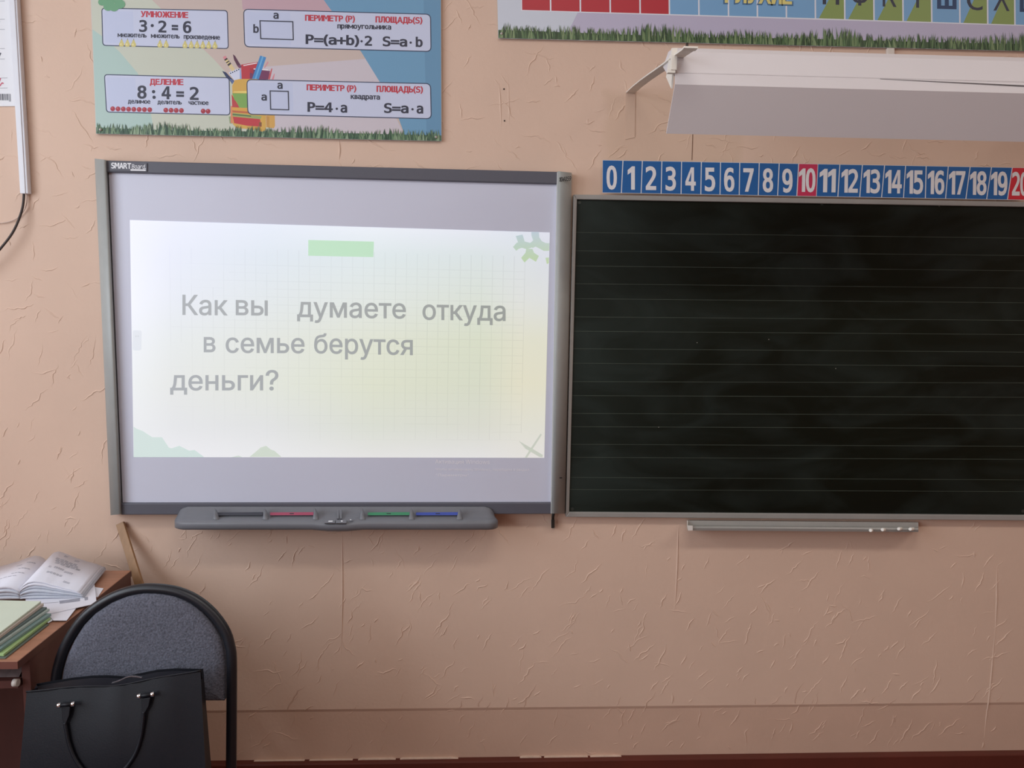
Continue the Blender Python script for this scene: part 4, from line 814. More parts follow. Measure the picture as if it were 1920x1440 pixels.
wr('P=(a+b)', 573, 82, 673.5, 84.5, 16.8); disc(mb, 678, 77.5, 2.2, 2.2, blk, T); wr('2', 684, 85, 697.5, 85.4, 17); wr('S=a', 717.5, 86, 763.5, 87, 17); disc(mb, 770, 80, 2.2, 2.2, blk, T); wr('b', 779.5, 87.3, 792.5, 87.6, 17)
wr('a', 520, 166, 530, 166.3, 13.5); wr('a', 490, 188, 500.5, 188.2, 13.5); ring(mb, [(505.5, 169.5), (541.5, 170.5), (542.5, 207), (506.5, 206)], 0.6, 2.0, blk, T)
wr('ПЕРИМЕТР (P)', 575, 169, 668, 171.3, 10.5, red); wr('ПЛОЩАДЬ(S)', 706, 172, 793, 173.5, 10.8, red); wr('квадрата', 657.5, 185.2, 712.5, 186.6, 9.2)
wr('P=4', 576.5, 209, 624, 210, 17); disc(mb, 631.5, 204, 2.2, 2.2, blk, T); wr('a', 638.5, 210.5, 651, 210.7, 17.5); wr('S=a', 720, 211, 766, 211.8, 17); disc(mb, 773.5, 205, 2.2, 2.2, blk, T); wr('a', 781, 212, 793.5, 212.3, 17.5)
cl = ink((112, 166, 128))
for x, y, r in ((192, 4, 8), (203, 13, 9), (214, 14, 9), (225, 8, 10), (205, 0, 12), (218, -6, 14)): disc(mb, x, y, r, r * .85, cl, L(12 + int(x) % 2))
poly(mb, [(180.4, 239), (300, 244), (500, 247), (660, 250), (827.4, 254), (827.5, 264), (180.5, 250)], ink((72, 104, 80)), L(13))
grass(mb, 180.8, 827.3, lambda x: pY(x) - .6, lambda x: pY(x) - 23 - 6 * math.sin(x * 0.035) * math.sin(x * 0.011 + 1), L(14), 620, 11, GR, .4)
mb.build('printed_panel', lp, fix=False)
steel = M('pin_steel', (216, 216, 210), 0.3, 0.6)
for x, y in ((188.5, 243), (817.5, 257)):
    mb = MB(); disc(mb, x, y, 3, 3, steel, L(17)); mb.tube([W(x, y, PD + .004), W(x, y, PD + .0065)], [0.0045, 0.0025], steel, 10); mb.build('pin', lp)

# ---- right poster: letters
rp = thing('letter_poster', 'wide alphabet poster with coloured letter tiles over a grass strip', 'poster', W(1430, 90, 0))
mb = MB(); rY = lambda x: 72 + (x - 934) * 24.3 / 986
XE = 2075
mb.hexa([W(928, -170, PD), W(XE + 20, -190, PD), W(XE, rY(XE), PD), W(934, 72, PD)], [W(928, -170, .0035), W(XE + 20, -190, .0035), W(XE, rY(XE), .0035), W(934, 72, .0035)], white_edge)
poly(mb, [(928.5, -169), (XE + 19, -189), (XE, rY(XE) - .8), (934.5, 71.2)], ink((192, 186, 210)), L(1))
poly(mb, [(928.5, -169), (1110, -172), (1090, 10), (1070, 50), (1060, 74), (934.5, 71)], ink((208, 214, 226)), L(2))
tl = [977.7, 1032.5, 1088.3, 1144.3, 1200.3, 1255.2, 1310.5, 1366, 1420.2, 1474.5, 1529, 1584, 1638.8, 1693.3, 1747, 1799.8, 1852, 1903, 1954, 2005]
tb = lambda x: 18.6 + (x - 977.7) * 0.0283 + max(0, x - 1530) * 0.0035
rdi, bli, gri = ink((186, 46, 58)), ink((124, 172, 214)), ink((140, 160, 92))
poly(mb, [(tl[0] - .8, -150), (tl[-1], -165), (tl[-1], tb(tl[-1]) + 1.6), (tl[0] - .8, tb(tl[0]) + 1.6)], ink((226, 228, 238)), L(3))
lets = {10: 'П', 11: 'Ф', 12: 'К', 13: 'Т', 14: 'Ш', 15: 'С', 16: 'Х', 17: 'Щ', 18: 'Ч'}
lw = {'П': (1542.5, 1573.5), 'Ф': (1596, 1628), 'К': (1655, 1681), 'Т': (1705, 1736), 'Ш': (1757, 1793.5), 'С': (1812, 1842.5), 'Х': (1862.5, 1893), 'Щ': (1912, 1952), 'Ч': (1966, 1994)}
for i in range(len(tl) - 1):
    x0, x1 = tl[i] + 1.4, tl[i + 1] - 1.4
    full = [(x0 - 1, -80), (x1 - 1, -80), (x1, tb(x1)), (x0, tb(x0))]
    if i < 5: poly(mb, full, rdi, L(4))
    else:
        poly(mb, full, bli, L(4))
        if i >= 10 and i not in (14, 17): poly(mb, [(x1 - 1, -52), (x1, tb(x1)), (x0 + 5, tb(x0 + 5))], gri, L(5))
    if i in lets:
        t = lets[i]; a, b = lw[t]; yb = 8 + (a - 1542) * 0.037
        hv = t in 'ШЩ'
        write(mb, t, a, yb, b, yb + 1, 46, ink((38, 64, 104)) if hv else blk, L(6), 0.015 if hv else 0.0)
yel, out = ink((226, 212, 130)), ink((70, 110, 150))
write(mb, 'ГЛУХИЕ', 1356, 5.2, 1487.5, 8.8, 33, out, L(6), 0.10); write(mb, 'ГЛУХИЕ', 1359, 4.2, 1485, 7.4, 31.5, yel, L(7), 0.04)
poly(mb, [(1503, -4), (1521, -3), (1521, 0), (1503, -1)], ink((90, 130, 170)), L(6))
poly(mb, [(934.5, 56), (1100, 62), (1300, 70), (1500, 72), (1700, 78), (XE, 86), (XE, rY(XE) - .8), (934.5, 71.2)], ink((66, 92, 58)), L(8))
GR2 = [(76, 104, 68), (92, 120, 78), (60, 86, 54), (112, 136, 92), (50, 74, 46), (130, 150, 108)]
grass(mb, 935, XE - 1, lambda x: rY(x) - .8, lambda x: rY(x) - 31 - 8 * math.sin(x * 0.028 + 1.6) * math.sin(x * 0.009), L(9), 1150, 12, GR2, .45)
mb.build('printed_panel', rp, fix=False)
mb = MB(); disc(mb, 940.5, 63, 3, 3, steel, L(13)); mb.tube([W(940.5, 63, PD + .003), W(940.5, 63, PD + .0055)], [0.0045, 0.0025], steel, 10); mb.build('pin', rp)

# ---- handwriting chart at the far left
hc = thing('handwriting_chart', 'white paper chart with ruled handwriting strokes at the upper left edge', 'chart', W(10, 198, 0))
mb = MB(); paper = M('chart_paper', (232, 232, 236), 0.6)
mb.hexa([W(-170, -120, .003), W(13, -120, .003), W(28, 199, .003), W(-160, 202, .003)], [W(-170, -120, .0008), W(13, -120, .0008), W(28, 199, .0008), W(-160, 202, .0008)], paper)
fh = lambda x, y: W(x, y, 0.0034)
gl, rs, bs = ink((160, 160, 168)), ink((196, 70, 96)), ink((70, 70, 84))
for y in (2, 36, 55, 91, 110.5, 146, 165): line(mb, (-150, y + 2), (14 if y > 140 else 9, y), .9, gl, fh)
for pts, m in (([(-12, 112), (-3, 109), (1.5, 99)], bs), ([(-10, 165), (-2, 163), (4, 155), (6.5, 157)], rs), ([(-6, 160), (1, 146.5), (-5, 164)], rs), ([(-9, 58), (-4, 52), (-1, 40)], bs)):
    for a, b in zip(pts, pts[1:]): line(mb, a, b, 2.2, m, fh)
rr = random.Random(4); x = -18.0
while x < 21.5:
    w_ = rr.choice((.7, 1.0, 1.6)); line(mb, (x, 176), (x + .5, 188 if x < 16 else 190.5), w_, bs, fh); x += w_ + rr.choice((.8, 1.1, 1.5))
mb.build('printed_sheet', hc)

# ---- cable trunking and cables
tr = thing('cable_trunking', 'white plastic cable trunking running down the wall beside the handwriting chart', 'cable trunking', W(45, 362, 0))
trm = M('white_plastic', (226, 227, 234), 0.4, var=0.01)
mb = MB(); mb.hexa([W(8, -150, .02), W(23, -150, .02), W(52.5, 363, .02), W(38.2, 363, .02)], [p + Vector((0, .0185, 0)) for p in [W(8, -150, .02), W(23, -150, .02), W(52.5, 363, .02), W(38.2, 363, .02)]], trm)
bevel(mb.build('channel', tr), 0.002)
mb = MB(); mb.hexa([W(6.8, -150, .0225), W(19, -150, .0225), W(47.6, 363, .0225), W(37.4, 363, .0225)], [p + Vector((0, .004, 0)) for p in [W(6.8, -150, .0225), W(19, -150, .0225), W(47.6, 363, .0225), W(37.4, 363, .0225)]], trm)
bevel(mb.build('lid', tr), 0.0015)
def curve_pts(pts, n=6):
    P = [Vector(p) for p in pts]; out = []
    for i in range(len(P) - 1):
        a, b, c, d = P[max(i - 1, 0)], P[i], P[i + 1], P[min(i + 2, len(P) - 1)]
        for k in range(n):
            t = k / n; out.append(0.5 * ((2 * b) + (c - a) * t + (2 * a - 5 * b + 4 * c - d) * t * t + (3 * b - a - 3 * c + d) * t ** 3))
    out.append(P[-1]); return out
mb = MB(); mb.tube(curve_pts([W(44, 352, .011), W(44.5, 372, .012), W(40, 398, .018), (W(26, 432, .026)), W(6, 460, .03), W(-30, 500, .03), W(-80, 540, .02)]), 0.0035, M('black_cable', (58, 48, 46), 0.45), 8)
tag(mb.build('black_cable'), 'thick dark cable curving out of the bottom of the white trunking', 'cable')
mb = MB(); mb.tube(curve_pts([W(49, 355, .010), W(50.5, 375, .008), W(46, 393, .006), W(32, 409, .006), W(14, 416.5, .006), W(-10, 419, .005), W(-70, 424, .005)]), 0.0014, M('pale_wire', (206, 182, 170), 0.5), 6)
tag(mb.build('thin_wire'), 'thin pale wire drooping to the left from the bottom of the white trunking', 'wire')
t2 = MB(); t2.hexa([W(1663, 60, .014), W(1678, 60, .014), W(1678, 215, .014), W(1663, 215, .014)], [p + Vector((0, .013, 0)) for p in [W(1663, 60, .014), W(1678, 60, .014), W(1678, 215, .014), W(1663, 215, .014)]], M('cream_trunking', (222, 212, 202), 0.45, var=0.02))
# (starts under the letter poster's lower edge)
t2v = MB(); a = [W(1664, 89.5, .012), W(1678, 89.8, .012), W(1677, 200, .012), W(1663, 200, .012)]
t2v.prism([p + Vector((0, .0115, 0)) for p in a], (0, -0.0115, 0), M('cream_trunking', (222, 212, 202), 0.45, var=0.02))
tag(bevel(t2v.build('cable_trunking'), .002), 'short cream cable trunking between the alphabet poster and the board lamp', 'cable trunking')

# ================================================================== BOARD LAMP
XA = W(1174, 172, 0).x
lamp = thing('board_lamp', 'long white reflector lamp on wall brackets above the chalkboard', 'lamp', (XA + 0.6, -0.5, PX(1277, 96, XA).z))
lm = M('lamp_enamel', (222, 216, 218), 0.45, var=0.012, scale=3)
lmb = M('lamp_bracket_paint', (232, 226, 216), 0.5, var=0.02, scale=30)
XL = XA + 0.006; LEN = 1.32
pT, pM, pB0, pB = W(1275, 97, .548), W(1263.5, 137, .565), W(1262.5, 158, .568), W(1250.5, 250.5, .502)
def ext(mb, prof, x0, x1, m):
    a = [Vector((x0, p[0], p[1])) for p in prof]; mb.prism(a, (x1 - x0, 0, 0), m)
T_, M_, B0_, B_ = [(p.y, p.z) for p in (pT, pM, pB0, pB)]
mb = MB(); ext(mb, [T_, M_, (M_[0] + .07, M_[1] + .012), (T_[0] + .11, T_[1] - .004), (T_[0] + .06, T_[1] + .018), (T_[0] + .012, T_[1] + .012)], XL, XL + LEN, lm); bevel(mb.build('housing', lamp), .003)
mb = MB(); th = .0025
ext(mb, [M_, B0_, (B0_[0] + th, B0_[1] + .001), (M_[0] + th, M_[1])], XL, XL + LEN, lm)
ext(mb, [B0_, B_, (B_[0] + th, B_[1] + .002), (B0_[0] + th, B0_[1] + .001)], XL, XL + LEN, lm)
mb.build('reflector', lamp)
mb = MB(); ext(mb, [(T_[0] + .03, T_[1] + .0), (M_[0] + .006, M_[1] + .012), (B0_[0] + .02, B0_[1] - .004), (M_[0] + .07, M_[1] + .01)], XL - .004, XL + .0, lmb)
mb.build('end_plate', lamp)
mb = MB(); c = Vector((0, M_[0] + .045, M_[1] - .012)); mb.tube([(XL + .04, c.y, c.z), (XL + LEN - .04, c.y, c.z)], .013, M('fluorescent_glass', (235, 238, 235), 0.3), 14); mb.build('fluorescent_tube', lamp)
mb = MB(); s0, s1 = PX(1250, 250, XL), None                     # lifted seam of the cover, towards the right
def lamp_face(px, py): return hit(px, py, pT, (pM - pT).cross(Vector((1, 0, 0))))
a, b = lamp_face(1650, 147.8), lamp_face(1960, 162)
mb.prism([a, b, b + Vector((0, -.0004, -.0022)), a + Vector((0, -.0002, -.0004))], (0, -.0008, 0), M('seam_gap', (84, 80, 80), 0.8)); mb.build('cover_seam', lamp)
for k in range(2):
    dx = 0 if k == 0 else LEN - .05
    mb = MB(); pts = [PX(*p, XA) for p in ((1174, 172), (1186, 160.5), (1200, 149), (1215, 138), (1230, 127.5), (1243, 118), (1257, 106.5), (1278, 91.5))]
    pts[0].y = -0.0005
    w_, t_ = Vector((.027, 0, 0)), Vector((0, 0, -.0035)); off = Vector((dx, 0, 0))
    rows = [[p + off, p + off + w_, p + off + w_ + t_, p + off + t_] for p in pts]
    mb.grid(rows, lmb, False, True); mb.face(rows[0][::-1], lmb); mb.face(rows[-1], lmb)
    e = pts[-1] + off; mb.box((e.x, e.y - .02, e.z - .004), (e.x + .03, e.y + .0, e.z - .0005), lmb)
    mb.build('bracket_arm', lamp)
    mb = MB(); q = [PX(1258, 101, XA - .004), PX(1268.5, 101, XA - .004), PX(1268, 129, XA - .004), PX(1263, 136, XA - .004), PX(1256, 135, XA - .004)]
    q = [p + off for p in q]; q = [Vector((q[0].x, p.y, p.z)) for p in q]
    yy = [(-.625), (-.555), (-.545), (-.575), (-.615)]
    mb.box((XA - .006 + dx, M_[0] - .012, M_[1] + .004), (XA + .006 + dx, M_[0] - .002, T_[1] - .001), lmb)
    mb.box((XA - .013 + dx, M_[0] - .010, M_[1] - .002), (XA + .004 + dx, M_[0] + .002, M_[1] + .006), lmb)
    mb.build('clamp', lamp)
    mb = MB(); mb.tube([e + Vector((.010, -.006, -.003)), e + Vector((.010, -.006, .010))], .003, M('dark_bolt', (70, 60, 56), .5, .5), 8); mb.build('bolt', lamp)

# ================================================================== DESK
ZD = 0.75
wood_top = M('desk_laminate', (160, 112, 88), 0.38, var=0.12, scale=7, stretch=(1, 9, 1))
wood_side = M('desk_panel', (88, 52, 47), 0.45, var=0.12, scale=6, stretch=(6, 1.2, 1))
XD = PZ(33, 1240, ZD).x; YF = PZ(33, 1240, ZD).y
XDL = -2.45
desk = thing('teacher_desk', 'brown laminate teacher desk against the wall, piled with papers', 'desk', (-1.7, -0.35, 0))
mb = MB(); mb.box((XDL, YF, ZD - .018), (XD, -.11, ZD), wood_top); bevel(mb.build('desktop', desk), .0015)
mb = MB(); mb.box((XD - .0005, YF + .001, ZD - .018), (XD + .0008, -.111, ZD - .0008), M('dark_edge_band', (92, 58, 50), .45)); mb.box((XDL, YF - .0008, ZD - .0178), (XD, YF + .0004, ZD - .0008), M('front_edge_band', (118, 74, 64), .45)); mb.build('edge_band', desk)
PZ0 = .0
mb = MB(); mb.box((XD - .020, YF + .045, PZ0), (XD - .001, -.112, ZD - .018), wood_side); bevel(mb.build('side_panel', desk), .001)
mb = MB(); mb.box((XDL + .002, YF + .045, PZ0), (XDL + .021, -.112, ZD - .018), wood_side); mb.build('side_panel', desk)
mb = MB(); mb.box((XDL + .021, -.22, .02), (XD - .020, -.204, ZD - .018), wood_side); mb.build('modesty_panel', desk)
zk = ZD - .018 - .046
mb = MB(); mb.box((XDL + .03, YF + .035, zk - .018), (XD - .024, -.20, zk), wood_side); shelf = mb.build('pull_out_shelf', desk)
mb = MB(); c = PX(30, 1291, XD - .022); mb.tube([(XD - .032, YF + .032, zk - .003), (XD - .021, YF + .032, zk - .003)], .0085, M('white_roller', (206, 196, 188), .4), 14)
mb.box((XD - .023, YF + .05, zk - .006), (XD - .0205, -.25, zk + .008), M('slide_metal', (150, 146, 142), .35, .7)); mb.build('slide_rail', shelf)
mb = MB(); gm = M('grey_film', (112, 100, 100), .35, var=.3, scale=45, bump=.8, bscale=60)
rr = random.Random(9); rows = []
for j in range(7):
    r = []
    for i in range(40):
        x = XD - .03 - i * .012; t = j / 6; r.append(Vector((x, YF + .05 + t * .16, zk + .001 + (.034 * math.sin(math.pi * t) ** .6 if 0 < j < 6 else 0) * (.75 + .25 * rr.random()))))
    rows.append(r)
mb.grid(rows, gm, True); o = mb.build('crumpled_film', fix=True); tag(o, 'crumpled grey plastic film in the gap under the desktop', 'plastic film')

# ---- loose papers, book, folders
pw = M('white_paper', (226, 226, 236), .7, var=.01, scale=8); pg = M('shaded_print', (150, 150, 162), .8, var=.2, scale=120)
def sheet(name, label, px, z, cat='paper', m=pw, t=.0012, prints=(), group='loose papers under the open book'):
    mb = MB(); a = [PZ(x, y, z + t) for x, y in px]; mb.hexa([Vector((p.x, p.y, z)) for p in a], a, m)
    for q, mm in prints: mb.face([PZ(x, y, z + t + .0003) for x, y in q], mm)
    return tag(mb.build(name), label, cat, group)
sheet('paper_sheet', 'white paper corner sticking out between book and chair, rightmost of the sheets', [(120, 1092), (194, 1103), (183.5, 1119), (112, 1125)], ZD + .0005)
sheet('paper_sheet', 'lowest white sheet, its ragged corner nearest the green folders', [(70, 1128), (140, 1122), (107, 1158), (90, 1168), (88, 1169)][:4], ZD + .0022)
sheet('paper_sheet', 'plain white sheet showing below the printed form, edge towards the chair', [(60, 1120), (160, 1118), (125, 1163), (100, 1163)], ZD + .0040)
sheet('paper_sheet', 'printed white form with a grey heading box under the open book', [(45, 1098), (176, 1084), (181, 1131), (52, 1160)], ZD + .0058,
      prints=[([(111, 1126.5), (150, 1121.5), (150, 1127), (112, 1132)], pg), ([(158, 1120), (165, 1119), (165, 1124.5), (159, 1126)], pg), ([(66, 1120.5), (80, 1119), (80, 1119.8), (66, 1121.3)], pg), ([(78, 1131), (110, 1128.5), (110, 1129.2), (78, 1131.8)], pg)])
book = thing('open_book', 'thick open workbook with curved white pages lying on the desk', 'book', PZ(60, 1100, ZD + .008))
zb0 = ZD + .0075
A, B, C = PZ(38, 1124, zb0), PZ(157, 1121, zb0), PZ(199, 1068, zb0)
U, V = B - A, C - B
pgm = [M('page_edges', (196, 200, 212), .7, var=.05, scale=90), M('page_white', (226, 226, 237), .7), M('page_cream', (228, 224, 220), .7)]
def hp(t, top): # height profile over the page from spine to fore edge
    pts = [(0, .029), (.05, .038), (.12, .047), (.22, .051), (.35, .048), (.55, .037), (.75, .026), (1.0, .012)]
    for (a, ha), (b, hb) in zip(pts, pts[1:]):
        if t <= b:
            k = (t - a) / (b - a); k = k * k * (3 - 2 * k) * .5 + k * .5; return (ha + (hb - ha) * k) * top
    return pts[-1][1] * top
def leaf(mb, lo, hi, t1, dirn, v0, v1, m, Lw=1.0):
    N = 22; bot, topr = [], []
    for i in range(N + 1):
        t = i / N * t1; base = A + U * (t * dirn * Lw)
        zl, zh = hp(t, lo), hp(t, hi)
        g = 1 + .22 * math.exp(-((t - .12) / .25) ** 2)
        bot.append([base + V * v0 + Vector((0, 0, zl)), base + V * v1 + Vector((0, 0, zl * g))]); topr.append([base + V * v0 + Vector((0, 0, zh)), base + V * v1 + Vector((0, 0, zh * g))])
    ringz = [[b[0], b[1], t_[1], t_[0]] for b, t_ in zip(bot, topr)]
    mb.grid(ringz, m, True, True); mb.face(ringz[0][::-1], m); mb.face(ringz[-1], m)
def page_top(t, v, hi, dirn=1, Lw=1.0): return A + U * (t * dirn * Lw) + V * v + Vector((0, 0, hp(t, hi) * (1 + .22 * v * math.exp(-((t - .12) / .25) ** 2)) + .0008))
mb = MB()
for k, (lo, hi, t1, vo) in enumerate(((0.02, .15, 1.0, .0), (.18, .33, 1.0, .01), (.36, .52, .99, .0), (.55, .70, .985, .012), (.73, .86, .96, .004), (.89, 1.0, .93, .008))):
    leaf(mb, lo, hi, t1, 1, vo, 1 - vo - .03 * (k > 3), pgm[1] if k > 3 else pgm[0])
for v, t0, t1 in ((.86, .34, .40), (.84, .52, .60), (.72, .26, .62), (.66, .28, .66), (.60, .30, .72), (.44, .26, .30), (.46, .34, .5), (.42, .52, .66), (.28, .3, .55), (.14, .62, .72)):
    for w_ in (0, .03):
        n = 5
        for i in range(n):
            a, b = t0 + (t1 - t0) * i / n, t0 + (t1 - t0) * (i + .8) / n
            mb.face([page_top(a, v + w_, 1), page_top(b, v + w_, 1), page_top(b, v + w_ + .012, 1), page_top(a, v + w_ + .012, 1)], pg)
mb.build('right_pages', book)
mb = MB()
for k, (lo, hi, t1, vo) in enumerate(((0.02, .17, 1.0, .0), (.20, .36, 1.0, .01), (.39, .56, .99, .0), (.59, .78, .97, .006))):
    leaf(mb, lo, hi, t1, -1, vo, 1 - vo, pgm[1] if k > 2 else pgm[0])
for v, t0, t1 in ((.75, .1, .25), (.7, .3, .4), (.55, .1, .3), (.4, .12, .34), (.3, .2, .5)):
    for i in range(4):
        a, b = t0 + (t1 - t0) * i / 4, t0 + (t1 - t0) * (i + .8) / 4
        mb.face([page_top(a, v, .78, -1), page_top(b, v, .78, -1), page_top(b, v + .014, .78, -1), page_top(a, v + .014, .78, -1)], pg)
mb.build('left_pages', book)
FC = [('teal folder edge', (104, 132, 128)), ]
def folder(label, px, z0, z1, c, name='folder'):
    a = [PZ(x, y, z1) for x, y in px]; far, near = a
    d = (near - far); lft = Vector((-.21, .014, 0))
    q = [far, near, near + lft, far + lft]
    mb = MB(); mb.hexa([Vector((p.x, p.y, z0)) for p in q], q, M('card_' + '_'.join(map(str, c)), c, .5, var=.03, scale=10))
    return tag(bevel(mb.build(name), .0006, 1), label, 'folder', 'pile of folders and notebooks on the desk corner')
zf = ZD + .0006
folder('clear glossy folder at the very bottom of the pile', [(92, 1170), (10, 1234)], zf, zf + .002, (90, 100, 92))
folder('bright yellow-green notebook near the bottom of the pile', [(95, 1158), (7, 1226)], zf + .0025, zf + .0085, (160, 190, 130))
folder('dull teal folder above the yellow-green notebook', [(96, 1150), (-4, 1220)], zf + .009, zf + .016, (122, 148, 146))
folder('pale grey-green notebook in the middle of the pile', [(93, 1141), (-6, 1210)], zf + .0165, zf + .023, (176, 190, 184))
folder('dark grey folder under the light notebooks of the pile', [(88, 1138), (-8, 1204)], zf + .0235, zf + .028, (98, 116, 116))
folder('cream notebook just below the top green folder', [(82, 1131), (-10, 1199)], zf + .0285, zf + .036, (196, 186, 176))
folder('pale green folder on top of the pile', [(77, 1127), (-12, 1195)], zf + .0365, zf + .041, (208, 220, 204))

# ---- wooden pointer
pt, pb = W(225.5, 981, .008), W(259.5, 1090, .075)
dr = (pb - pt).normalized(); Lp = (pt.z - 0.004) / -dr.z; end = pt + dr * Lp
side = dr.cross(Vector((0, 1, 0))).normalized(); side = -side if side.x < 0 else side
nrm = side.cross(dr).normalized()
mb = MB(); wst = M('stick_wood', (158, 122, 88), .55, var=.14, scale=10, stretch=(8, 8, 1))
def sq(p, w, t): return [p - side * w - nrm * t, p + side * w - nrm * t, p + side * w + nrm * t, p - side * w + nrm * t]
mb.hexa(sq(pt, .0125, .0045), sq(end, .0125, .0045), wst)
tag(bevel(mb.build('wooden_ruler'), .001), 'long plain wooden ruler leaning on the wall behind the black chair', 'ruler')

# ================================================================== CHAIR
CY, LEAN = -0.56, 0.13
def CP(px, py, o=0.0): return hit(px, py, (0, CY - o, .85), (0, 1, -LEAN))
chair = thing('padded_chair', 'black tubular chair with round-topped dark grey fabric back, beside the desk', 'chair', (CP(272, 1200).x, CY - .2, 0))
blackm = M('black_tube', (26, 27, 34), 0.38, var=.05, scale=20)
fab = M('chair_fabric', (70, 71, 80), 0.95, var=.8, scale=240, bump=1.0, bscale=220)
half = [(433.5, 1440), (434, 1380), (434.5, 1310), (434.5, 1236), (431, 1210), (424, 1187), (410, 1164), (391, 1142.5), (365, 1123), (335, 1110), (305, 1104.5), (272, 1103.5)]
half_l = [(103, 1440), (103, 1380), (103.5, 1320), (106, 1272), (110, 1250), (118.5, 1222), (131, 1196), (150, 1167), (174, 1143), (208, 1121.5), (240, 1109), (272, 1103.5)]
arch = [CP(*p) for p in half] + [CP(*p) for p in half_l[-2::-1]]
ar = arch[0]; al = arch[-1]
def down(p, z): return Vector((p.x, p.y + (z - p.z) * LEAN, z))
mb = MB(); mb.tube(curve_pts([down(ar, .44)] + arch + [down(al, .44)], 3), .0122, blackm, 14); mb.build('back_frame', chair)
def inner(p): return CP(272 + (p[0] - 272) * .925, (1112 if p[1] > 1236 else 1110) + (p[1] - (1112 if p[1] > 1236 else 1103.5)) * (1.0 if p[1] > 1236 else .97))
inn = [inner(p) for p in [(434, 1312)] + half if p[1] <= 1313]
inn_l = [inner(p) for p in [(103.5, 1312)] + half_l if p[1] <= 1313]
outl = inn + inn_l[-2::-1]
N_ = Vector((0, -1, LEAN)).normalized()
cen = sum(outl, Vector()) / len(outl)
mb = MB()
def ringp(s, o): return [cen + (p - cen) * s + N_ * o for p in outl]
rows = [ringp(.9, -.012), ringp(1.0, -.010), ringp(1.0, .004), ringp(.97, .010), ringp(.88, .015), ringp(.6, .018), ringp(.25, .019)]
mb.grid(rows, fab, True, True); mb.face(rows[-1], fab, True); mb.face(rows[0][::-1], fab); mb.build('backrest', chair)
sx0, sx1 = al.x + .004, ar.x - .004; sy1, sy0 = CY - .07, CY - .47
def rr3(x0, x1, y0, y1, r, z):
    out = []
    for cx_, cy2, a0 in ((x1 - r, y1 - r, 0), (x0 + r, y1 - r, 90), (x0 + r, y0 + r, 180), (x1 - r, y0 + r, 270)):
        for k in range(5):
            a = math.radians(a0 + 22.5 * k); out.append(Vector((cx_ + r * math.cos(a), cy2 + r * math.sin(a), z)))
    return out
mb = MB(); rows = [rr3(sx0 + .02, sx1 - .02, sy0 + .02, sy1 - .02, .08, .436), rr3(sx0, sx1, sy0, sy1, .09, .440), rr3(sx0, sx1, sy0, sy1, .09, .466), rr3(sx0 + .02, sx1 - .02, sy0 + .02, sy1 - .02, .08, .478)]
mb.grid(rows, fab, True, True); mb.face(rows[0][::-1], fab); mb.face(rows[-1], fab, True); mb.build('seat', chair)
mb = MB()
for x in (al.x, ar.x): mb.tube([down(al if x == al.x else ar, .425), (x, sy0 + .03, .425)], .011, blackm, 10)
mb.tube([(al.x, sy0 + .03, .425), (ar.x, sy0 + .03, .425)], .011, blackm, 10); mb.build('seat_frame', chair)
for p in (al, ar):
    q = down(p, .44); mb = MB(); mb.tube([q, Vector((q.x, q.y + .07, .004))], .0122, blackm, 12); mb.build('leg', chair)
    mb = MB(); mb.tube([(q.x, sy0 + .03, .43), (q.x, sy0 - .0, .004)], .0122, blackm, 12); mb.build('leg', chair)

# ================================================================== BAG
bag = thing('handbag', 'black leather tote bag standing on the seat of the black chair', 'bag', (-.8, CY - .22, .479))
leather = M('black_leather', (12, 13, 22), 0.5, var=.08, scale=14, bump=.12, bscale=350, spec=.3)
lin_in = M('bag_edge', (20, 21, 30), .5)
YFt, YFb, YBt, YBb = CY - .155, CY - .235, CY - .065, CY - .10      # front and back panels, top and bottom
def front_pt(px, py):
    return hit(px, py, (0, YFt, .75), (0, 1, -(YFt - YFb) / .29))
def back_pt(px, py): return hit(px, py, (0, YBt, .77), (0, 1, -(YBt - YBb) / .29))
ZBAG = .481
ft = [(50, 1297), (90, 1293), (130, 1288.5), (170, 1286.5), (205, 1286.5), (235, 1283), (262, 1277.5), (295, 1270.5), (330, 1265), (376, 1257.5)]
n = len(ft); Fl0, Fr0 = front_pt(37, 1440), front_pt(388, 1440)
rowsF = []
tl_ = [front_pt(*p) for p in ft]
sl, sr = (front_pt(37, 1440) - tl_[0]), (front_pt(385, 1440) - tl_[-1])
def fr_pt(i, z):
    t = i / (n - 1); p = tl_[i]; dl = sl / -sl.z; drr = sr / -sr.z
    d = dl * (1 - t) + drr * t; q = p + d * (p.z - z)
    return q
for k in range(9):
    s = k / 8; r = []
    for i in range(n):
        z = tl_[i].z + (ZBAG - tl_[i].z) * s; q = fr_pt(i, z)
        u = i / (n - 1); q.y -= .016 * math.sin(math.pi * u) * math.sin(math.pi * min(1, s * .9 + .06))
        if 0 < i < n - 1: q.y += .004 * math.sin(u * 21 + s * 3) * (1 - s)
        r.append(q)
    rowsF.append(r)
bt = [(68, 1282), (105, 1275.5), (140, 1270), (172, 1266.5), (205, 1266), (235, 1268), (262, 1262.5), (295, 1255.5), (330, 1253), (381, 1254)]
tb_ = [back_pt(*p) for p in bt]
rowsB = []
for k in range(9):
    s = k / 8; r = []
    for i in range(n):
        p = tb_[i]; z = p.z + (ZBAG - p.z) * s; q = Vector((p.x + (rowsF[-1][i].x - .035 * (i / (n - 1)) - p.x) * s, p.y - (p.z - z) * (YBt - YBb) / .29, z)); r.append(q)
    rowsB.append(r)
mb = MB(); mb.grid(rowsF, leather, True); mb.grid([r[::-1] for r in rowsB], leather, True)
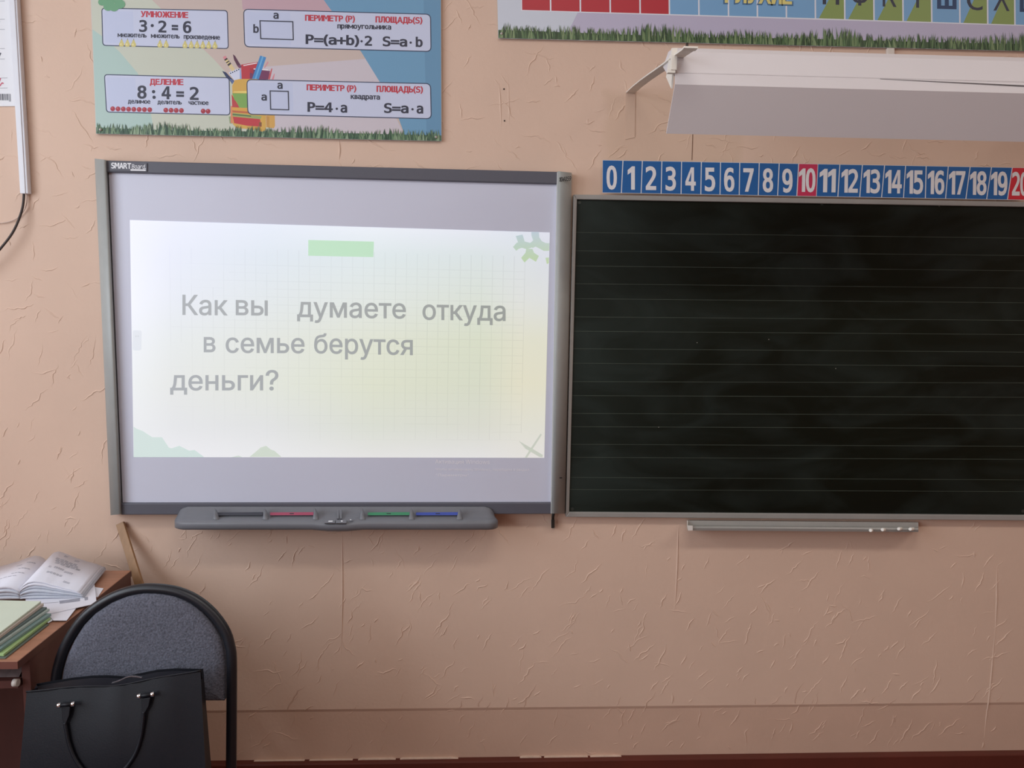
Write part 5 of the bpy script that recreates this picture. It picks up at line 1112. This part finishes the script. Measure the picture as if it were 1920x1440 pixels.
for side_i in (0, -1):
    g = []
    for k in range(9):
        f, b = rowsF[k][side_i], rowsB[k][side_i]; inw = Vector(((.014 if side_i == 0 else -.010) * (1 - k / 8), 0, 0)); g.append([f, (f + b) / 2 + inw, b])
    mb.grid(g if side_i == -1 else [r[::-1] for r in g], leather, True)
mb.grid([rowsF[-1], rowsB[-1]], leather, False)
dip = []
for i in range(n): dip.append([tl_[i] + Vector((0, .004, -.002)), (tl_[i] + tb_[i]) / 2 + Vector((0, 0, -.022)), tb_[i] + Vector((0, -.004, -.004))])
mb.grid(dip, lin_in, True)
mb.build('body', bag, fix=False)
mb = MB(); mb.tube(curve_pts([p + Vector((0, -.001, .0005)) for p in tl_], 4), .0022, leather, 8); mb.build('top_piping', bag)
zipm = M('zip_metal', (176, 176, 182), .25, .9); mb = MB()
zp = curve_pts([front_pt(208, 1285.5) + Vector((0, .006, .003)), front_pt(222, 1281.5) + Vector((0, .006, .004)), front_pt(238, 1274.5) + Vector((0, .006, .004)), front_pt(252, 1273) + Vector((0, .006, .003)), front_pt(264, 1274.3) + Vector((0, .006, .002))], 9)
for a, b in zip(zp[::1], zp[1::1]):
    c_ = (a + b) / 2; mb.box((c_.x - .0008, c_.y - .002, c_.z - .0009), (c_.x + .0008, c_.y + .002, c_.z + .0009), zipm)
mb.build('zipper', bag)
chrome = M('chrome', (225, 225, 228), .12, 1.0)
def on_front(px, py, o): p = front_pt(px, py); p.y -= o; return p
hb = .016
mb = MB()
hpts = [on_front(x, y, hb) for x, y in ((129.5, 1347), (132, 1362), (137, 1386), (147, 1412), (162, 1434), (182, 1450), (203, 1456), (224, 1447), (245, 1428), (261, 1403), (270, 1375), (274.5, 1345), (276, 1326))]
mb.tube(curve_pts(hpts, 4), .0042, leather, 10); handle = mb.build('handle', bag)
for (a, b, c_, nr_) in (((124, 1316), (141.5, 1313), (128.5, 1350), (132.5, 1349)), ((272, 1301), (289.5, 1299), (273.5, 1330), (279, 1328))):
    mb = MB(); q = [on_front(*p, .020) for p in (a, b, ((b[0] * .7 + nr_[0] * .3), (b[1] * .45 + nr_[1] * .55)), nr_, c_, ((a[0] * .8 + c_[0] * .2), (a[1] * .45 + c_[1] * .55)))]
    mb.prism(q, (0, .006, 0), leather); bevel(mb.build('strap_tab', handle), .0015)
for x, y in ((120.5, 1313.5), (146, 1311.3)):
    pass
for (x0, y0), (x1, y1) in (((120.3, 1313.3), (146.3, 1311)), ((268.5, 1296.5), (293.5, 1293))):
    mb = MB(); a, b = on_front(x0, y0, .020), on_front(x1, y1, .020); mb.tube([a, b], .0042, leather, 10); mb.build('handle_bar', handle)
    for p in (a, b):
        mb = MB(); d = (b - a).normalized() * .0038; mb.tube([p - d, p - d * .8, p + d * .8, p + d], [.004, .0054, .0054, .004], chrome, 10); mb.build('stud', handle)
